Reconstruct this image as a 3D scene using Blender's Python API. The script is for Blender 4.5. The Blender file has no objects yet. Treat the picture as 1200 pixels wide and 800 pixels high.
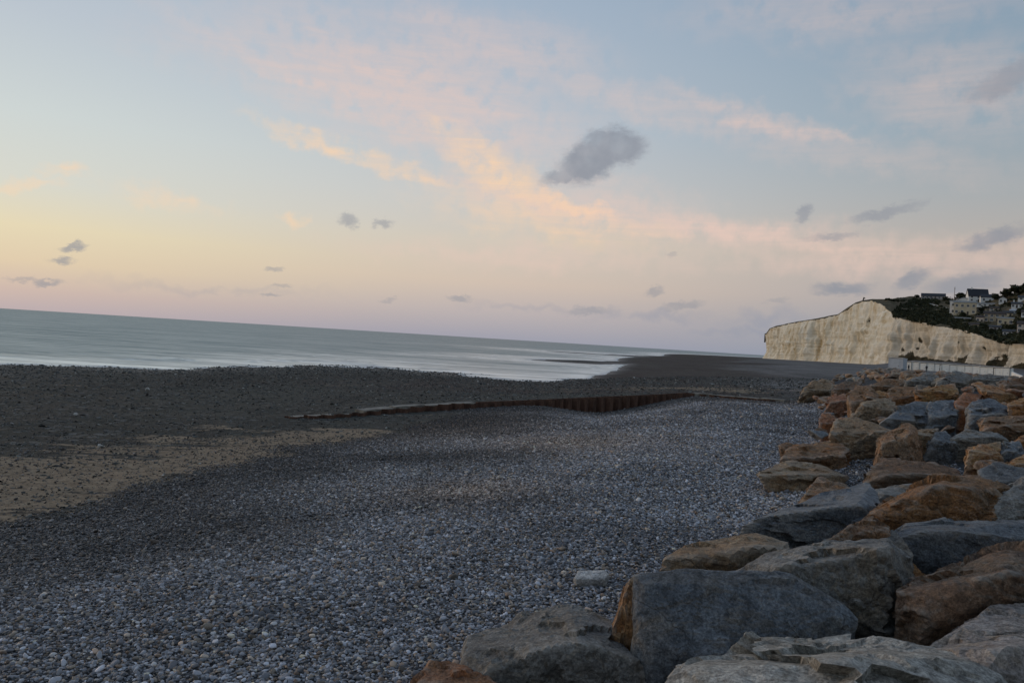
import bpy, bmesh, math, random
import numpy as np
from mathutils import Vector, Matrix

random.seed(7); rng = np.random.default_rng(11)
scene = bpy.context.scene
COL = scene.collection
R = math.radians

# ------------------------------------------------------------------ camera
F = 924.0                                   # focal length in pixels of the 1200 px wide photograph
CAMZ = 5.0
ROLL = math.atan(0.0615); PITCH = -math.atan(2.1/F)
CAM = Matrix.Translation((0, 0, CAMZ)) @ Matrix.Rotation(R(90)+PITCH, 4, 'X') @ Matrix.Rotation(ROLL, 4, 'Z')
cd = bpy.data.cameras.new('camera'); cam = bpy.data.objects.new('camera', cd); COL.objects.link(cam)
cam.matrix_world = CAM; cd.sensor_fit = 'HORIZONTAL'; cd.angle = 2*math.atan(600/F)
cd.clip_start = 0.1; cd.clip_end = 90000
scene.camera = cam
M3 = np.array(CAM.to_3x3())

# ------------------------------------------------------------------ colour helpers
def lin(r, g, b):
    def f(c):
        c /= 255
        return c/12.92 if c <= .04045 else ((c+.055)/1.055)**2.4
    return (f(r), f(g), f(b), 1)
def ray(px, py):
    c = np.array([(px-600)/F, -(py-400)/F, -1.0]); return M3 @ c      # scaled so that depth = 1
def pix_uv(px, py):
    d = ray(px, py); d = d/np.linalg.norm(d)
    return math.degrees(math.atan2(d[0], d[1])), math.degrees(math.asin(d[2]))

# ------------------------------------------------------------------ node helper
class NT:
    def __init__(s, tree): s.t = tree; s.n = tree.nodes; s.l = tree.links; s.n.clear()
    def put(s, sock, v):
        if isinstance(v, bpy.types.NodeSocket): s.l.new(v, sock)
        elif v is not None:
            try: sock.default_value = v
            except Exception: sock.default_value = tuple(v)[:3]
    def node(s, typ, ins=None, **kw):
        n = s.n.new(typ)
        for k, v in kw.items(): setattr(n, k, v)
        for k, v in (ins or {}).items(): s.put(n.inputs[k], v)
        return n
    def math(s, op, a, b=None, c=None, clamp=False):
        n = s.n.new('ShaderNodeMath'); n.operation = op; n.use_clamp = clamp
        s.put(n.inputs[0], a); s.put(n.inputs[1], b)
        if c is not None: s.put(n.inputs[2], c)
        return n.outputs[0]
    def vmath(s, op, a, b=None, scale=None):
        n = s.n.new('ShaderNodeVectorMath'); n.operation = op
        s.put(n.inputs[0], a); s.put(n.inputs[1], b)
        if scale is not None: s.put(n.inputs['Scale'], scale)
        return n.outputs[1] if op in ('LENGTH', 'DOT_PRODUCT', 'DISTANCE') else n.outputs[0]
    def mix(s, f, a, b, blend='MIX'):
        n = s.n.new('ShaderNodeMix'); n.data_type = 'RGBA'; n.blend_type = blend; n.clamp_factor = True
        s.put(n.inputs[0], f); s.put(n.inputs[6], a); s.put(n.inputs[7], b); return n.outputs[2]
    def ramp(s, f, stops, interp='LINEAR'):
        n = s.n.new('ShaderNodeValToRGB'); cr = n.color_ramp; cr.interpolation = interp
        while len(cr.elements) < len(stops): cr.elements.new(.5)
        for e, (p, c) in zip(cr.elements, stops):
            e.position = p; e.color = c if len(c) == 4 else (*c, 1)
        s.put(n.inputs[0], f); return n.outputs[0]
    def smooth(s, v, a, b):
        n = s.n.new('ShaderNodeMapRange'); n.interpolation_type = 'SMOOTHSTEP'
        s.put(n.inputs[0], v); n.inputs[1].default_value = a; n.inputs[2].default_value = b
        return n.outputs[0]
    def noise(s, vec, scale, detail=4, rough=.55, dist=0, out=0, lac=2.0):
        n = s.n.new('ShaderNodeTexNoise'); s.put(n.inputs['Vector'], vec)
        n.inputs['Scale'].default_value = scale; n.inputs['Detail'].default_value = detail
        n.inputs['Roughness'].default_value = rough; n.inputs['Distortion'].default_value = dist
        return n.outputs[out]
    def mapping(s, vec, loc=(0, 0, 0), rot=(0, 0, 0), scale=(1, 1, 1), typ='POINT'):
        n = s.n.new('ShaderNodeMapping'); n.vector_type = typ; s.put(n.inputs[0], vec)
        n.inputs[1].default_value = loc; n.inputs[2].default_value = rot; n.inputs[3].default_value = scale
        return n.outputs[0]

# ------------------------------------------------------------------ world: dusk sky with cirrus and small dark clouds
SUN_AZ, SUN_EL = -58.0, 3.0                 # the glow lies left of the frame, the sun is about to go
w = bpy.data.worlds.new('World'); scene.world = w; w.use_nodes = True
t = NT(w.node_tree)
dirv = t.node('ShaderNodeTexCoord').outputs['Generated']
sep = t.node('ShaderNodeSeparateXYZ', {0: dirv})
u = t.math('MULTIPLY', t.math('ARCTAN2', sep.outputs[0], sep.outputs[1]), 57.29578)
v = t.math('MULTIPLY', t.math('ARCSINE', sep.outputs[2]), 57.29578)
uv = t.node('ShaderNodeCombineXYZ', {0: u, 1: v, 2: 0.0}).outputs[0]
tv = t.math('DIVIDE', t.math('ADD', v, 2.0), 92.0)
def el(stops): return [((e+2)/92, lin(*c)) for e, c in stops]
rampL = t.ramp(tv, el([(-2, (176,168,176)), (0, (188,176,180)), (1.2, (205,186,178)), (3, (226,207,178)), (5.2, (232,219,186)), (8, (218,219,209)),
                       (12, (209,217,216)), (18, (191,201,211)), (32, (162,177,199)), (90, (116,134,164))]))
rampM = t.ramp(tv, el([(-2, (152,156,174)), (0, (162,163,177)), (2, (191,181,181)), (4, (213,195,181)), (7, (213,203,190)),
                       (10, (203,203,202)), (15, (187,197,207)), (24, (164,181,200)), (36, (154,170,193)), (90, (114,132,162))]))
rampR = t.ramp(tv, el([(-2, (138,148,166)), (0, (144,153,169)), (2, (150,156,168)), (4.5, (175,169,170)), (7.5, (186,177,170)), (11, (169,174,177)),
                       (15, (152,169,181)), (22, (139,161,180)), (36, (138,156,178)), (90, (110,128,158))]))
fa = t.math('MULTIPLY', t.math('ARCCOSINE', t.math('COSINE', t.math('MULTIPLY', t.math('SUBTRACT', u, -50.0), 0.01745329))), 57.29578)
grad = t.mix(t.smooth(fa, 46, 86), t.mix(t.smooth(fa, 14, 52), rampL, rampM), rampR)
sky = t.node('ShaderNodeTexSky', sky_type='NISHITA', sun_disc=False)
sky.sun_elevation = R(SUN_EL); sky.sun_rotation = R(SUN_AZ); sky.altitude = 5
sky.air_density = 1.0; sky.dust_density = 1.2; sky.ozone_density = 1.5
SKY_STR = 0.1
grad10 = t.vmath('SCALE', grad, None, scale=1/SKY_STR)          # same units as the Nishita sky
base = t.mix(0.06, grad10, sky.outputs[0])
base = t.vmath('SCALE', base, None, scale=SKY_STR)
# fluffy distortion of the direction, for the outlines of clouds
dn = t.noise(uv, .5, 4, .55, out=1)
dn = t.vmath('SUBTRACT', dn, (.5, .5, .5))
uvd = t.vmath('ADD', uv, t.vmath('SCALE', dn, None, scale=3.2))
dn2 = t.vmath('SUBTRACT', t.noise(t.mapping(uv, rot=(0, 0, R(-18)), scale=(1.0, 1.9, 1)), 1.1, 6, .68, out=1), (.5, .5, .5))
uvs = t.vmath('ADD', uv, t.vmath('ADD', t.vmath('SCALE', dn, None, scale=.9), t.vmath('SCALE', dn2, None, scale=1.25)))
def blob(coord, px, py, rx, ry, ang, st, hard=.25):
    cu, cv = pix_uv(px, py); k = math.degrees(1/F)
    m = t.mapping(coord, (cu, cv, 0), (0, 0, -R(ang)+ROLL), (rx*k*1.25, ry*k*1.25, 1), 'TEXTURE')
    return t.math('MULTIPLY', t.smooth(t.vmath('LENGTH', m), 1.0, hard), st)
def acc(lst, coord, hard):
    out = None
    for b in lst:
        s = blob(coord, *b, hard=hard)
        out = s if out is None else t.math('MAXIMUM', out, s)
    return out
streak = t.noise(t.mapping(uv, rot=(0, 0, R(13)), scale=(.05, .42, 1)), 1.0, 6, .62, .6)
streak2 = t.noise(t.mapping(uv, rot=(0, 0, R(17)), scale=(.11, 1.15, 1)), 1.0, 6, .66, .8)
streak = t.math('ADD', t.math('MULTIPLY', t.smooth(streak, .28, .70), .55), t.math('MULTIPLY', t.smooth(streak2, .32, .68), .55))
pink = acc([(700,250,260,17,12,.8), (980,292,270,16,7,.7), (360,100,200,22,20,.5), (470,150,190,26,22,.55), (930,150,120,11,17,.6), (480,110,260,80,14,.6), (560,55,170,50,8,.45), (890,142,150,20,19,.6), (1050,300,260,28,5,.55), (820,268,290,24,8,.75),
            (1120,100,130,60,14,.38), (1000,10,220,38,4,.28), (740,120,190,24,17,.4), (1000,180,180,26,14,.3), (300,60,160,30,0,.25), (640,300,260,20,3,.4),
            (720,232,150,30,14,.4)], uvd, 0.0)
peach = acc([(582,203,80,30,26,1.0), (400,178,120,12,17,.75), (470,200,110,12,20,.6), (660,240,120,13,16,.6), (520,150,40,18,30,.4), (620,255,170,30,12,.5), (75,201,26,11,0,.6), (200,235,70,15,10,.45),
             (20,212,50,9,5,.5), (345,256,15,9,0,.6), (690,262,120,16,10,.45)], uvd, 0.0)
c = t.mix(t.math('MULTIPLY', pink, t.math('MULTIPLY_ADD', streak, .7, .42)), base, lin(234,202,188))
c = t.mix(t.math('MULTIPLY', peach, t.math('MULTIPLY_ADD', streak, .65, .35)), c, lin(255,214,172))
dark = acc([(694,186,46,24,-24,.85), (666,204,32,12,-20,.72), (724,172,32,22,10,.85), (706,170,30,18,-10,.8)], uvs, .5)
small = acc([(86,289,14,5,-5,.7), (73,305,14,4,-8,.7), (55,329,16,4,0,.6), (25,328,18,3,0,.4),
             (409,258,12,8,0,.65), (448,260,14,5,0,.55), (322,317,13,3,-5,.5), (316,347,13,3,0,.5), (330,335,13,3,0,.35), (538,352,15,4,0,.5), (455,352,11,3,0,.4),
             (767,340,13,6,-5,.5), (785,299,7,4,-10,.3), (800,358,24,6,-8,.55), (690,365,28,5,0,.5),
             (942,250,10,8,-40,.65), (1038,249,40,7,-12,.6), (975,277,30,5,-3,.5), (1162,281,34,10,-15,.8), (1070,329,21,9,-25,.75),
             (985,338,32,9,0,.8), (1130,333,38,12,-10,.7), (1185,92,46,15,-15,.65), (910,352,15,4,0,.4)], uvs, .3)
haze_b = acc([(760,370,75,9,-2,.4), (900,372,60,12,0,.4), (880,388,80,9,2,.35), (620,362,90,7,2,.25), (250,340,140,7,3,.2)], uvd, 0.0)
cn = t.smooth(t.noise(uv, .6, 3, .5), .25, .65)
darkm = t.math('MULTIPLY', t.math('MAXIMUM', dark, small), t.math('MULTIPLY_ADD', cn, .3, .7))
c = t.mix(haze_b, c, lin(140,148,166))
c = t.mix(darkm, c, lin(140,145,156))
bg = t.node('ShaderNodeBackground', {'Color': c, 'Strength': 1.0})
t.l.new(bg.outputs[0], t.node('ShaderNodeOutputWorld').inputs[0])

# ------------------------------------------------------------------ sun: what is left of the low evening light
sd = bpy.data.lights.new('sun', 'SUN'); so = bpy.data.objects.new('sun', sd); COL.objects.link(so)
sd.energy = 1.0; sd.angle = R(18); sd.color = (1.0, .74, .5)
sv = Vector((math.sin(R(SUN_AZ))*math.cos(R(SUN_EL)), math.cos(R(SUN_AZ))*math.cos(R(SUN_EL)), math.sin(R(SUN_EL))))
so.rotation_euler = sv.to_track_quat('Z', 'Y').to_euler(); so.location = (-60, 40, 60)

vs = scene.view_settings; vs.view_transform = 'Standard'; vs.look = 'None'; vs.gamma = 1; vs.exposure = 0
scene.cycles.use_denoising = True
w.cycles.sampling_method = 'MANUAL'; w.cycles.sample_map_resolution = 256
scene.cycles.max_bounces = 4; scene.cycles.diffuse_bounces = 2; scene.cycles.glossy_bounces = 2

# ------------------------------------------------------------------ numpy noise
_P = rng.random((64, 64, 64)).astype(np.float64)*2-1
def vnoise(p):
    i = np.floor(p).astype(int); f = p-i; f = f*f*f*(f*(f*6-15)+10); i &= 63; j = (i+1) & 63
    x0, y0, z0 = i.T; x1, y1, z1 = j.T; fx, fy, fz = f.T
    a = _P[x0,y0,z0]*(1-fx)+_P[x1,y0,z0]*fx; b = _P[x0,y1,z0]*(1-fx)+_P[x1,y1,z0]*fx
    c_ = _P[x0,y0,z1]*(1-fx)+_P[x1,y0,z1]*fx; d = _P[x0,y1,z1]*(1-fx)+_P[x1,y1,z1]*fx
    return (a*(1-fy)+b*fy)*(1-fz)+(c_*(1-fy)+d*fy)*fz
def fbm(p, oct=4, gain=.5):
    s = 0; a = 1; p = np.asarray(p, float)
    for k in range(oct): s = s+a*vnoise(p); a *= gain; p = p*2.03+17.3
    return s
def sstep(a, b, x):
    t_ = np.clip((x-a)/(b-a), 0, 1); return t_*t_*(3-2*t_)

# ------------------------------------------------------------------ terrain heights
def at(px, py, z):
    d = ray(px, py); k = (z-CAMZ)/d[2]; return np.array([d[0]*k, d[1]*k, z])
def atd(px, py, dep):
    d = ray(px, py)*dep; return np.array([d[0], d[1], d[2]+CAMZ])
def dom(X, Y):
    r = np.maximum(np.hypot(X, Y), 5); a = np.clip(np.degrees(np.arctan2(X, Y)), -58, 58)
    return np.stack([a/9.0, np.log(r)*2.2], -1)
class TPS:
    def __init__(s, pts):
        pts = np.array(pts); s.c = dom(pts[:, 0], pts[:, 1]); n = len(pts)
        K = s.k(np.linalg.norm(s.c[:, None]-s.c[None], axis=-1))+np.eye(n)*.01
        P = np.c_[np.ones(n), s.c]; A = np.block([[K, P], [P.T, np.zeros((3, 3))]])
        s.w = np.linalg.solve(A, np.r_[pts[:, 2], 0, 0, 0])
    @staticmethod
    def k(r): return np.where(r > 0, r*r*np.log(np.maximum(r, 1e-9)), 0)
    def __call__(s, X, Y):
        q = dom(X, Y); out = np.empty(len(q))
        for i in range(0, len(q), 60000):
            qq = q[i:i+60000]; out[i:i+60000] = s.k(np.linalg.norm(qq[:, None]-s.c[None], axis=-1)) @ s.w[:-3]+s.w[-3]+qq @ s.w[-2:]
        return out
# groyne line: pixel of its top edge and height
GP = [(300,489,-.6), (380,486.5,-.3), (460,479,.0), (540,473,.3), (640,469,.5), (700,466,.6), (760,463.5,.75), (813,460.5,.9), (860,464.5,.98), (918,469.5,1.05)]
GR = np.array([at(*g) for g in GP])
GB = [490,491,485,480,476,484,474,464.5,468,471]                      # pixel row of the shingle at its foot
shared = [at(-250,520,-.8), at(0,500,-.75), at(150,500,-.72), at(250,494,-.66), at(-600,560,-.8)]
near = shared + [at(*p) for p in [(490,800,1.1), (735,695,1.1), (880,622,1.1), (905,555,1.12), (962,492,1.2), (938,468,1.25), (0,800,.45), (250,800,.8), (-300,800,.2),
    (0,622,-.3), (130,598,-.32), (250,562,-.3), (370,526,-.34), (460,506,-.32), (0,560,-.55), (200,530,-.55), (400,508,-.45), (0,700,.2), (200,680,.35),
    (400,700,.75), (500,620,.6), (300,620,.15), (560,520,.2), (700,560,1.0), (700,520,.75), (800,490,1.15), (640,500,.35), (850,474,1.25), (600,640,.9), (500,540,.1), (800,560,1.08),
    (-300,640,-.3), (760,520,1.0), (900,480,1.22)]]
for (gx, gy, gz), gpt, by in zip(GP, GR, GB):
    near.append(atd(gx, by, gpt[1]-.3))
near = near[:]                                                          # control points of the camera's side
far = shared + [np.array([g[0], g[1]+.8, g[2]-.08]) for g in GR] + [at(*p) for p in [
    (0,480,-1.0), (200,460,-1.1), (400,455,-.85), (600,455,-.55), (700,450,-.6), (0,445,-1.35), (-300,440,-1.35), (300,445,-1.25), (500,447,-1.1), (800,440,.1),
    (-300,408.5,-1.6), (0,427,-1.6), (80,428.5,-1.6), (160,432,-1.6), (240,431,-1.6), (300,430,-1.6), (350,427.5,-1.6), (430,430,-1.6), (520,437,-1.6), (600,444.5,-1.6), (645,447.5,-1.6), (690,443,-1.6), (715,436,-1.6),
    (726,430,-1.6), (734,426,-1.6), (-300,400,-2.3), (0,420,-2.3), (160,425,-2.3), (350,419,-2.3), (500,428,-2.2), (600,437,-2.05), (660,439,-2.0), (690,431,-2.1), (660,425,-2.4), (500,412,-3.2), (200,395,-3.2), (-200,370,-3.2),
    (700,419,-2.0), (760,424,-1.0), (790,417.5,-1.1), (762,416.5,-2.0), (835,416.5,-.9), (600,404,-4), (700,409,-4), (760,412,-3.5), (850,440,.4), (950,442,1.4), (900,429,1.0), (880,419.5,.9), (1000,428,2.7), (1040,433.5,2.9), (940,463,1.25),
    (1150,444,3.0), (1300,452,3.2), (1100,434,3.6)]]
fN, fF = TPS(near), TPS(far)
def poly_side(P, X, Y):
    """distance to the polyline, signed positive on its right hand side, and how far past its ends"""
    best = np.full(X.shape, 1e9); sg = np.ones(X.shape); over = np.zeros(X.shape)
    for k in range(len(P)-1):
        a, b = P[k][:2], P[k+1][:2]; d = b-a; L = np.hypot(*d); d = d/L
        rx, ry = X-a[0], Y-a[1]; tt = rx*d[0]+ry*d[1]; tc = np.clip(tt, 0, L)
        ds = np.hypot(rx-tc*d[0], ry-tc*d[1]); s_ = rx*d[1]-ry*d[0]
        m = ds < best-1e-6; best = np.where(m, ds, best); sg = np.where(m, np.sign(s_), sg)
        o = np.zeros(X.shape)
        if k == 0: o = np.maximum(-tt, 0)
        if k == len(P)-2: o = np.maximum(o, np.maximum(tt-L, 0))
        over = np.where(m, o, over)
    return best*sg, over
GRX = np.vstack([GR[0]+(GR[0]-GR[1])*12, GR, GR[-1]+(GR[-1]-GR[-2])*1.0, GR[-1]+(GR[-1]-GR[-2])*6])
TOE = np.array([(-30, -28), (-8.3, -1.5)]+[tuple(at(*p)[:2]) for p in [(480,812,1.1), (735,697,1.1), (880,624,1.1), (912,556,1.12), (966,492,1.2), (944,467,1.25)]]
               + [(62, 150), (104, 222), (118, 240), (240, 300)], float)
BANK = np.array([at(*p)[:2] for p in [(-700,840,-.3), (-250,700,-.3), (0,624,-.3), (130,599,-.3), (250,562,-.3), (370,526,-.32), (460,506,-.32), (520,492,-.3), (556,481,-.2)]]
                + [GR[4][:2]-[0, .4], GR[7][:2]-[0, .4], GR[9][:2]-[0, .4], GR[9][:2]+[8, 3]])
SPIT = np.array([at(*p)[:2] for p in [(625,421.5,-1.6), (680,423,-1.6), (735,425,-1.6), (775,425,-1.5)]])
SPIT2 = np.array([at(*p)[:2] for p in [(735,417.2,-1.6), (770,418.5,-1.6), (810,420,-1.5)]])
def ground(X, Y, fine=True):
    X = np.asarray(X, float).ravel(); Y = np.asarray(Y, float).ravel()
    zn, zf = fN(X, Y), fF(X, Y); sd_, _ = poly_side(GRX, X, Y); _, ov = poly_side(GR, X, Y)
    wd = .5+np.clip(ov, 0, 30)*.5
    k = sstep(0, 1, (-sd_-.35+np.clip(ov, 0, 30)*.15)/wd)              # left of the line = seaward side
    z = zn*(1-k)+zf*k
    z = np.clip(z, -6, 3.4)
    for S, wd_, h in ((SPIT, 9, .2), (SPIT2, 24, .22)):
        ds, _ = poly_side(S, X, Y); nz = fbm(np.c_[X, Y, X*0]/35, 3)
        z = np.maximum(z, -1.6+h*(1.15-np.abs(ds)/wd_)+nz*.3)
    s, _ = poly_side(TOE, X, Y)
    crest = np.interp(Y, [0, 8, 30, 110, 220], [3.3, 3.3, 3.5, 3.55, 2.9])
    up = np.maximum(s, 0); k1 = np.interp(Y, [11, 20, 45], [.03, .12, .27])
    rise = np.minimum(up, 6.2)*k1+np.maximum(up-6.2, 0)*.55
    z = np.where(s > 0, np.minimum(z+rise, np.maximum(crest, z)), z)
    r = np.hypot(X, Y); azd = np.degrees(np.arctan2(X, Y))
    fl = np.interp(azd, [16.5, 19.5, 24, 28, 60], [-9, .6, 2.1, 3.0, 4.0])+np.clip((r-300)/180, 0, 1)*np.interp(azd, [24, 27], [0, 4.5])
    z = np.where((r > 150) & (Y > 0), np.maximum(z, np.where(r > 170, fl, fl-(170-r)*.5)), z)
    if fine:
        p = np.c_[X, Y, X*0]
        am = sstep(400, 60, r)*sstep(0, 3, np.abs(sd_))
        z = z+am*(fbm(p/5.5, 3)*.07+fbm(p/1.4, 2)*.022)
        z = z+sstep(50, 120, r)*sstep(600, 200, r)*fbm(p/9, 3)*.05
    return z
def g1(x, y): return float(ground([x], [y], False)[0])
_dep = np.geomspace(4, 900, 1500)
def hit(px, py, lift=0.0):
    d = ray(px, py); X, Y = d[0]*_dep, d[1]*_dep
    g = ground(X, Y, False)+lift-(CAMZ+d[2]*_dep); i = np.argmax(g > 0)
    dep = _dep[i] if g.max() > 0 else 200.0
    return dep, d*dep+np.array([0, 0, CAMZ])

# ------------------------------------------------------------------ object helpers
def mesh_obj(name, V, Fc, mat=None, parent=None, smooth=False):
    me = bpy.data.meshes.new(name); me.from_pydata([tuple(map(float, q)) for q in V], [], [tuple(map(int, q)) for q in Fc]); me.update()
    return link(name, me, mat, parent, smooth)
def link(name, me, mat=None, parent=None, smooth=False):
    o = bpy.data.objects.new(name, me); COL.objects.link(o)
    if mat: me.materials.append(mat)
    if smooth: me.polygons.foreach_set('use_smooth', [True]*len(me.polygons))
    if parent: o.parent = parent
    return o
def fast_mesh(name, V, Fc, mat=None, smooth=True, parent=None):
    V = np.asarray(V, np.float32); Fc = np.asarray(Fc, np.int32); k = Fc.shape[1]
    me = bpy.data.meshes.new(name); me.vertices.add(len(V)); me.vertices.foreach_set('co', V.ravel())
    me.loops.add(Fc.size); me.loops.foreach_set('vertex_index', Fc.ravel())
    me.polygons.add(len(Fc)); me.polygons.foreach_set('loop_start', np.arange(0, Fc.size, k, dtype=np.int32))
    me.polygons.foreach_set('loop_total', np.full(len(Fc), k, np.int32))
    me.polygons.foreach_set('use_smooth', np.full(len(Fc), smooth)); me.update(calc_edges=True)
    return link(name, me, mat, parent)
def attr(o, name, vals):
    a = o.data.attributes.new(name, 'FLOAT', 'POINT'); a.data.foreach_set('value', np.asarray(vals, np.float32))
def tag(o, label=None, cat=None, group=None, kind=None):
    for k, v_ in (('label', label), ('category', cat), ('group', group), ('kind', kind)):
        if v_: o[k] = v_
    return o
def empty(name, loc=(0, 0, 0), rz=0, **kw):
    o = bpy.data.objects.new(name, None); COL.objects.link(o); o.location = loc; o.rotation_euler = (0, 0, rz); o.empty_display_size = .3
    return tag(o, **kw)
def boxes(bl):
    V = []; Fc = []
    for x0, x1, y0, y1, z0, z1 in bl:
        b = len(V); V += [(x0,y0,z0),(x1,y0,z0),(x1,y1,z0),(x0,y1,z0),(x0,y0,z1),(x1,y0,z1),(x1,y1,z1),(x0,y1,z1)]
        Fc += [tuple(b+i for i in f) for f in ((0,3,2,1),(4,5,6,7),(0,1,5,4),(1,2,6,5),(2,3,7,6),(3,0,4,7))]
    return V, Fc
def box(name, b, mat, parent=None):
    V, Fc = boxes(b if isinstance(b, list) else [b]); return mesh_obj(name, V, Fc, mat, parent)

# ------------------------------------------------------------------ materials
def new_mat(name):
    m = bpy.data.materials.new(name); m.use_nodes = True; return m, NT(m.node_tree)
def finish(t, color, rough=.8, bump=None, bstr=.4, bdist=.02, spec=.35, **extra):
    b = t.node('ShaderNodeBsdfPrincipled', {'Base Color': color, 'Roughness': rough, 'Specular IOR Level': spec, **extra})
    if bump is not None:
        bn = t.node('ShaderNodeBump', {'Height': bump, 'Strength': bstr, 'Distance': bdist}); t.l.new(bn.outputs[0], b.inputs['Normal'])
    t.l.new(b.outputs[0], t.node('ShaderNodeOutputMaterial').inputs[0]); return b
def A(t, name, typ='GEOMETRY'):
    n = t.n.new('ShaderNodeAttribute'); n.attribute_name = name; n.attribute_type = typ; return n
def plain(name, col, rough=.75, var=.25, scale=1.5):
    m, t = new_mat(name); co = t.node('ShaderNodeTexCoord').outputs['Object']
    n = t.smooth(t.noise(co, scale, 5, .65), .3, .7)
    k = tuple(c_*(1-var) for c_ in col[:3])+(1,); h = tuple(min(1, c_*(1+var*.6)) for c_ in col[:3])+(1,)
    finish(t, t.mix(n, k, h), rough, t.noise(co, scale*6, 3), .2, .02); return m

def rock_mat(name, c1, c2, stain, stain_amt, speck=.5, rough=.78):
    c1, c2, stain = (tuple(q*GAIN for q in c_[:3])+(1,) for c_ in (c1, c2, stain))
    """c1/c2 body colours, stain = iron or lichen colour in patches"""
    m, t = new_mat(name); tc = t.node('ShaderNodeTexCoord'); oi = t.node('ShaderNodeObjectInfo')
    co = t.vmath('ADD', tc.outputs['Object'], t.vmath('SCALE', (31.7, 17.1, 9.3), None, scale=oi.outputs['Random']))
    big = t.smooth(t.noise(co, .9, 5, .6, .5), .35, .65)
    body = t.mix(big, c1, c2)
    st = t.smooth(t.noise(t.vmath('ADD', co, (9, 4, 2)), 1.1, 6, .65, .8), .62-stain_amt*.35-.04, .76-stain_amt*.3)
    body = t.mix(t.math('MULTIPLY', st, .85), body, stain)
    # joint faces weather differently: each facet takes its own tint
    fn = t.noise(t.vmath('ADD', t.vmath('SCALE', tc.outputs['Normal'], None, scale=1.1), t.vmath('SCALE', (13.1, 7.7, 5.3), None, scale=oi.outputs['Random'])), 1.3, 1, .4)
    body = t.mix(t.math('MULTIPLY', t.smooth(fn, .50, .62), .35+stain_amt*.7), body, stain)
    body = t.mix(t.math('MULTIPLY', t.smooth(fn, .46, .36), .28), body, t.mix(.5, body, (.30, .29, .27, 1)))
    fine = t.noise(co, 14, 6, .72)
    body = t.mix(t.smooth(fine, .62, .74), body, t.mix(.5, body, (.55, .53, .48, 1)))
    body = t.mix(t.math('MULTIPLY', t.smooth(fine, .42, .30), speck), body, t.mix(.65, body, (.02, .02, .02, 1)))
    body = t.mix(.09, body, t.mix(oi.outputs['Random'], (.12, .10, .08, 1), (.42, .42, .42, 1)))
    cr = t.node('ShaderNodeTexVoronoi', {'Vector': t.vmath('ADD', co, t.vmath('SCALE', t.noise(co, 2.2, 4, .6, out=1), None, scale=.5)), 'Scale': 1.35}, feature='DISTANCE_TO_EDGE')
    crack = t.math('MULTIPLY', t.smooth(cr.outputs['Distance'], .0, .022), 1.0)
    crack = t.math('MAXIMUM', crack, t.smooth(t.noise(co, 1.7, 2), .42, .56))
    body = t.mix(t.math('MULTIPLY', t.math('SUBTRACT', 1.0, crack), .28), body, (.03, .027, .024, 1))
    h = t.math('ADD', t.math('MULTIPLY', t.noise(co, 5, 8, .68), .7), t.math('MULTIPLY', t.noise(co, 38, 4, .7), .18))
    h = t.math('ADD', h, t.math('MULTIPLY', crack, .22))
    med = t.noise(t.vmath('ADD', co, (3, 8, 5)), 3.6, 7, .7, .4)
    body = t.mix(t.math('MULTIPLY', t.smooth(med, .52, .36), .6), body, t.mix(.6, body, (.03, .027, .025, 1)))
    body = t.mix(t.math('MULTIPLY', t.smooth(med, .56, .72), .4), body, t.mix(.5, body, (.5, .47, .42, 1)))
    gr1 = t.noise(co, 9, 5, .7); gr2 = t.noise(co, 34, 4, .75)
    body = t.mix(1.0, body, t.mix(t.smooth(gr1, .3, .7), (.62, .61, .60, 1), (1.3, 1.3, 1.3, 1)), 'MULTIPLY')
    body = t.mix(1.0, body, t.mix(t.smooth(gr2, .3, .7), (.5, .5, .5, 1), (1.45, 1.44, 1.42, 1)), 'MULTIPLY')
    lich = t.math('MULTIPLY', t.smooth(gr2, .62, .72), t.smooth(t.noise(co, 1.6, 3, .6), .48, .62))
    body = t.mix(t.math('MULTIPLY', lich, .55), body, (.42, .41, .37, 1))
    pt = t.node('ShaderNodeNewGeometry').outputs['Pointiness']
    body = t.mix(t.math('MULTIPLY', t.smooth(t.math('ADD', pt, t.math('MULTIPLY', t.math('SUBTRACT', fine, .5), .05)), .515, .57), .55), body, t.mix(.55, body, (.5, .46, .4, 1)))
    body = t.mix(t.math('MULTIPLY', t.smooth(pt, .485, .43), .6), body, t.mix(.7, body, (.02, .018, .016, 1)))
    h = t.math('ADD', h, t.math('MULTIPLY', med, .6)); h = t.math('ADD', h, t.math('MULTIPLY', t.noise(co, 22, 6, .75), .35))
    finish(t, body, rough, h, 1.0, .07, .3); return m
GAIN = 1.15
ROCK = {
 'blue':  rock_mat('blue grey stone', (.085,.100,.118,1), (.135,.150,.165,1), (.16,.125,.085,1), .05, .35, .7),
 'grey':  rock_mat('grey stone', (.15,.145,.135,1), (.225,.215,.195,1), (.17,.125,.075,1), .25),
 'brown': rock_mat('brown stone', (.15,.086,.040,1), (.25,.15,.072,1), (.25,.115,.04,1), .5),
 'dbrown': rock_mat('dark brown stone', (.095,.056,.03,1), (.16,.10,.052,1), (.2,.10,.045,1), .45),
 'ochre': rock_mat('ochre stone', (.27,.15,.052,1), (.37,.215,.08,1), (.34,.145,.042,1), .5),
 'tan':   rock_mat('tan stone', (.20,.135,.075,1), (.30,.22,.135,1), (.24,.135,.055,1), .4),
 'pale':  rock_mat('pale stone', (.30,.285,.25,1), (.43,.405,.355,1), (.25,.215,.165,1), .35, .8),
 'pink':  rock_mat('pinkish grey stone', (.25,.215,.195,1), (.33,.285,.255,1), (.30,.24,.18,1), .3, .5),
 'rust':  rock_mat('rusty stone', (.22,.095,.04,1), (.3,.15,.07,1), (.3,.10,.03,1), .5),
}

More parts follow.
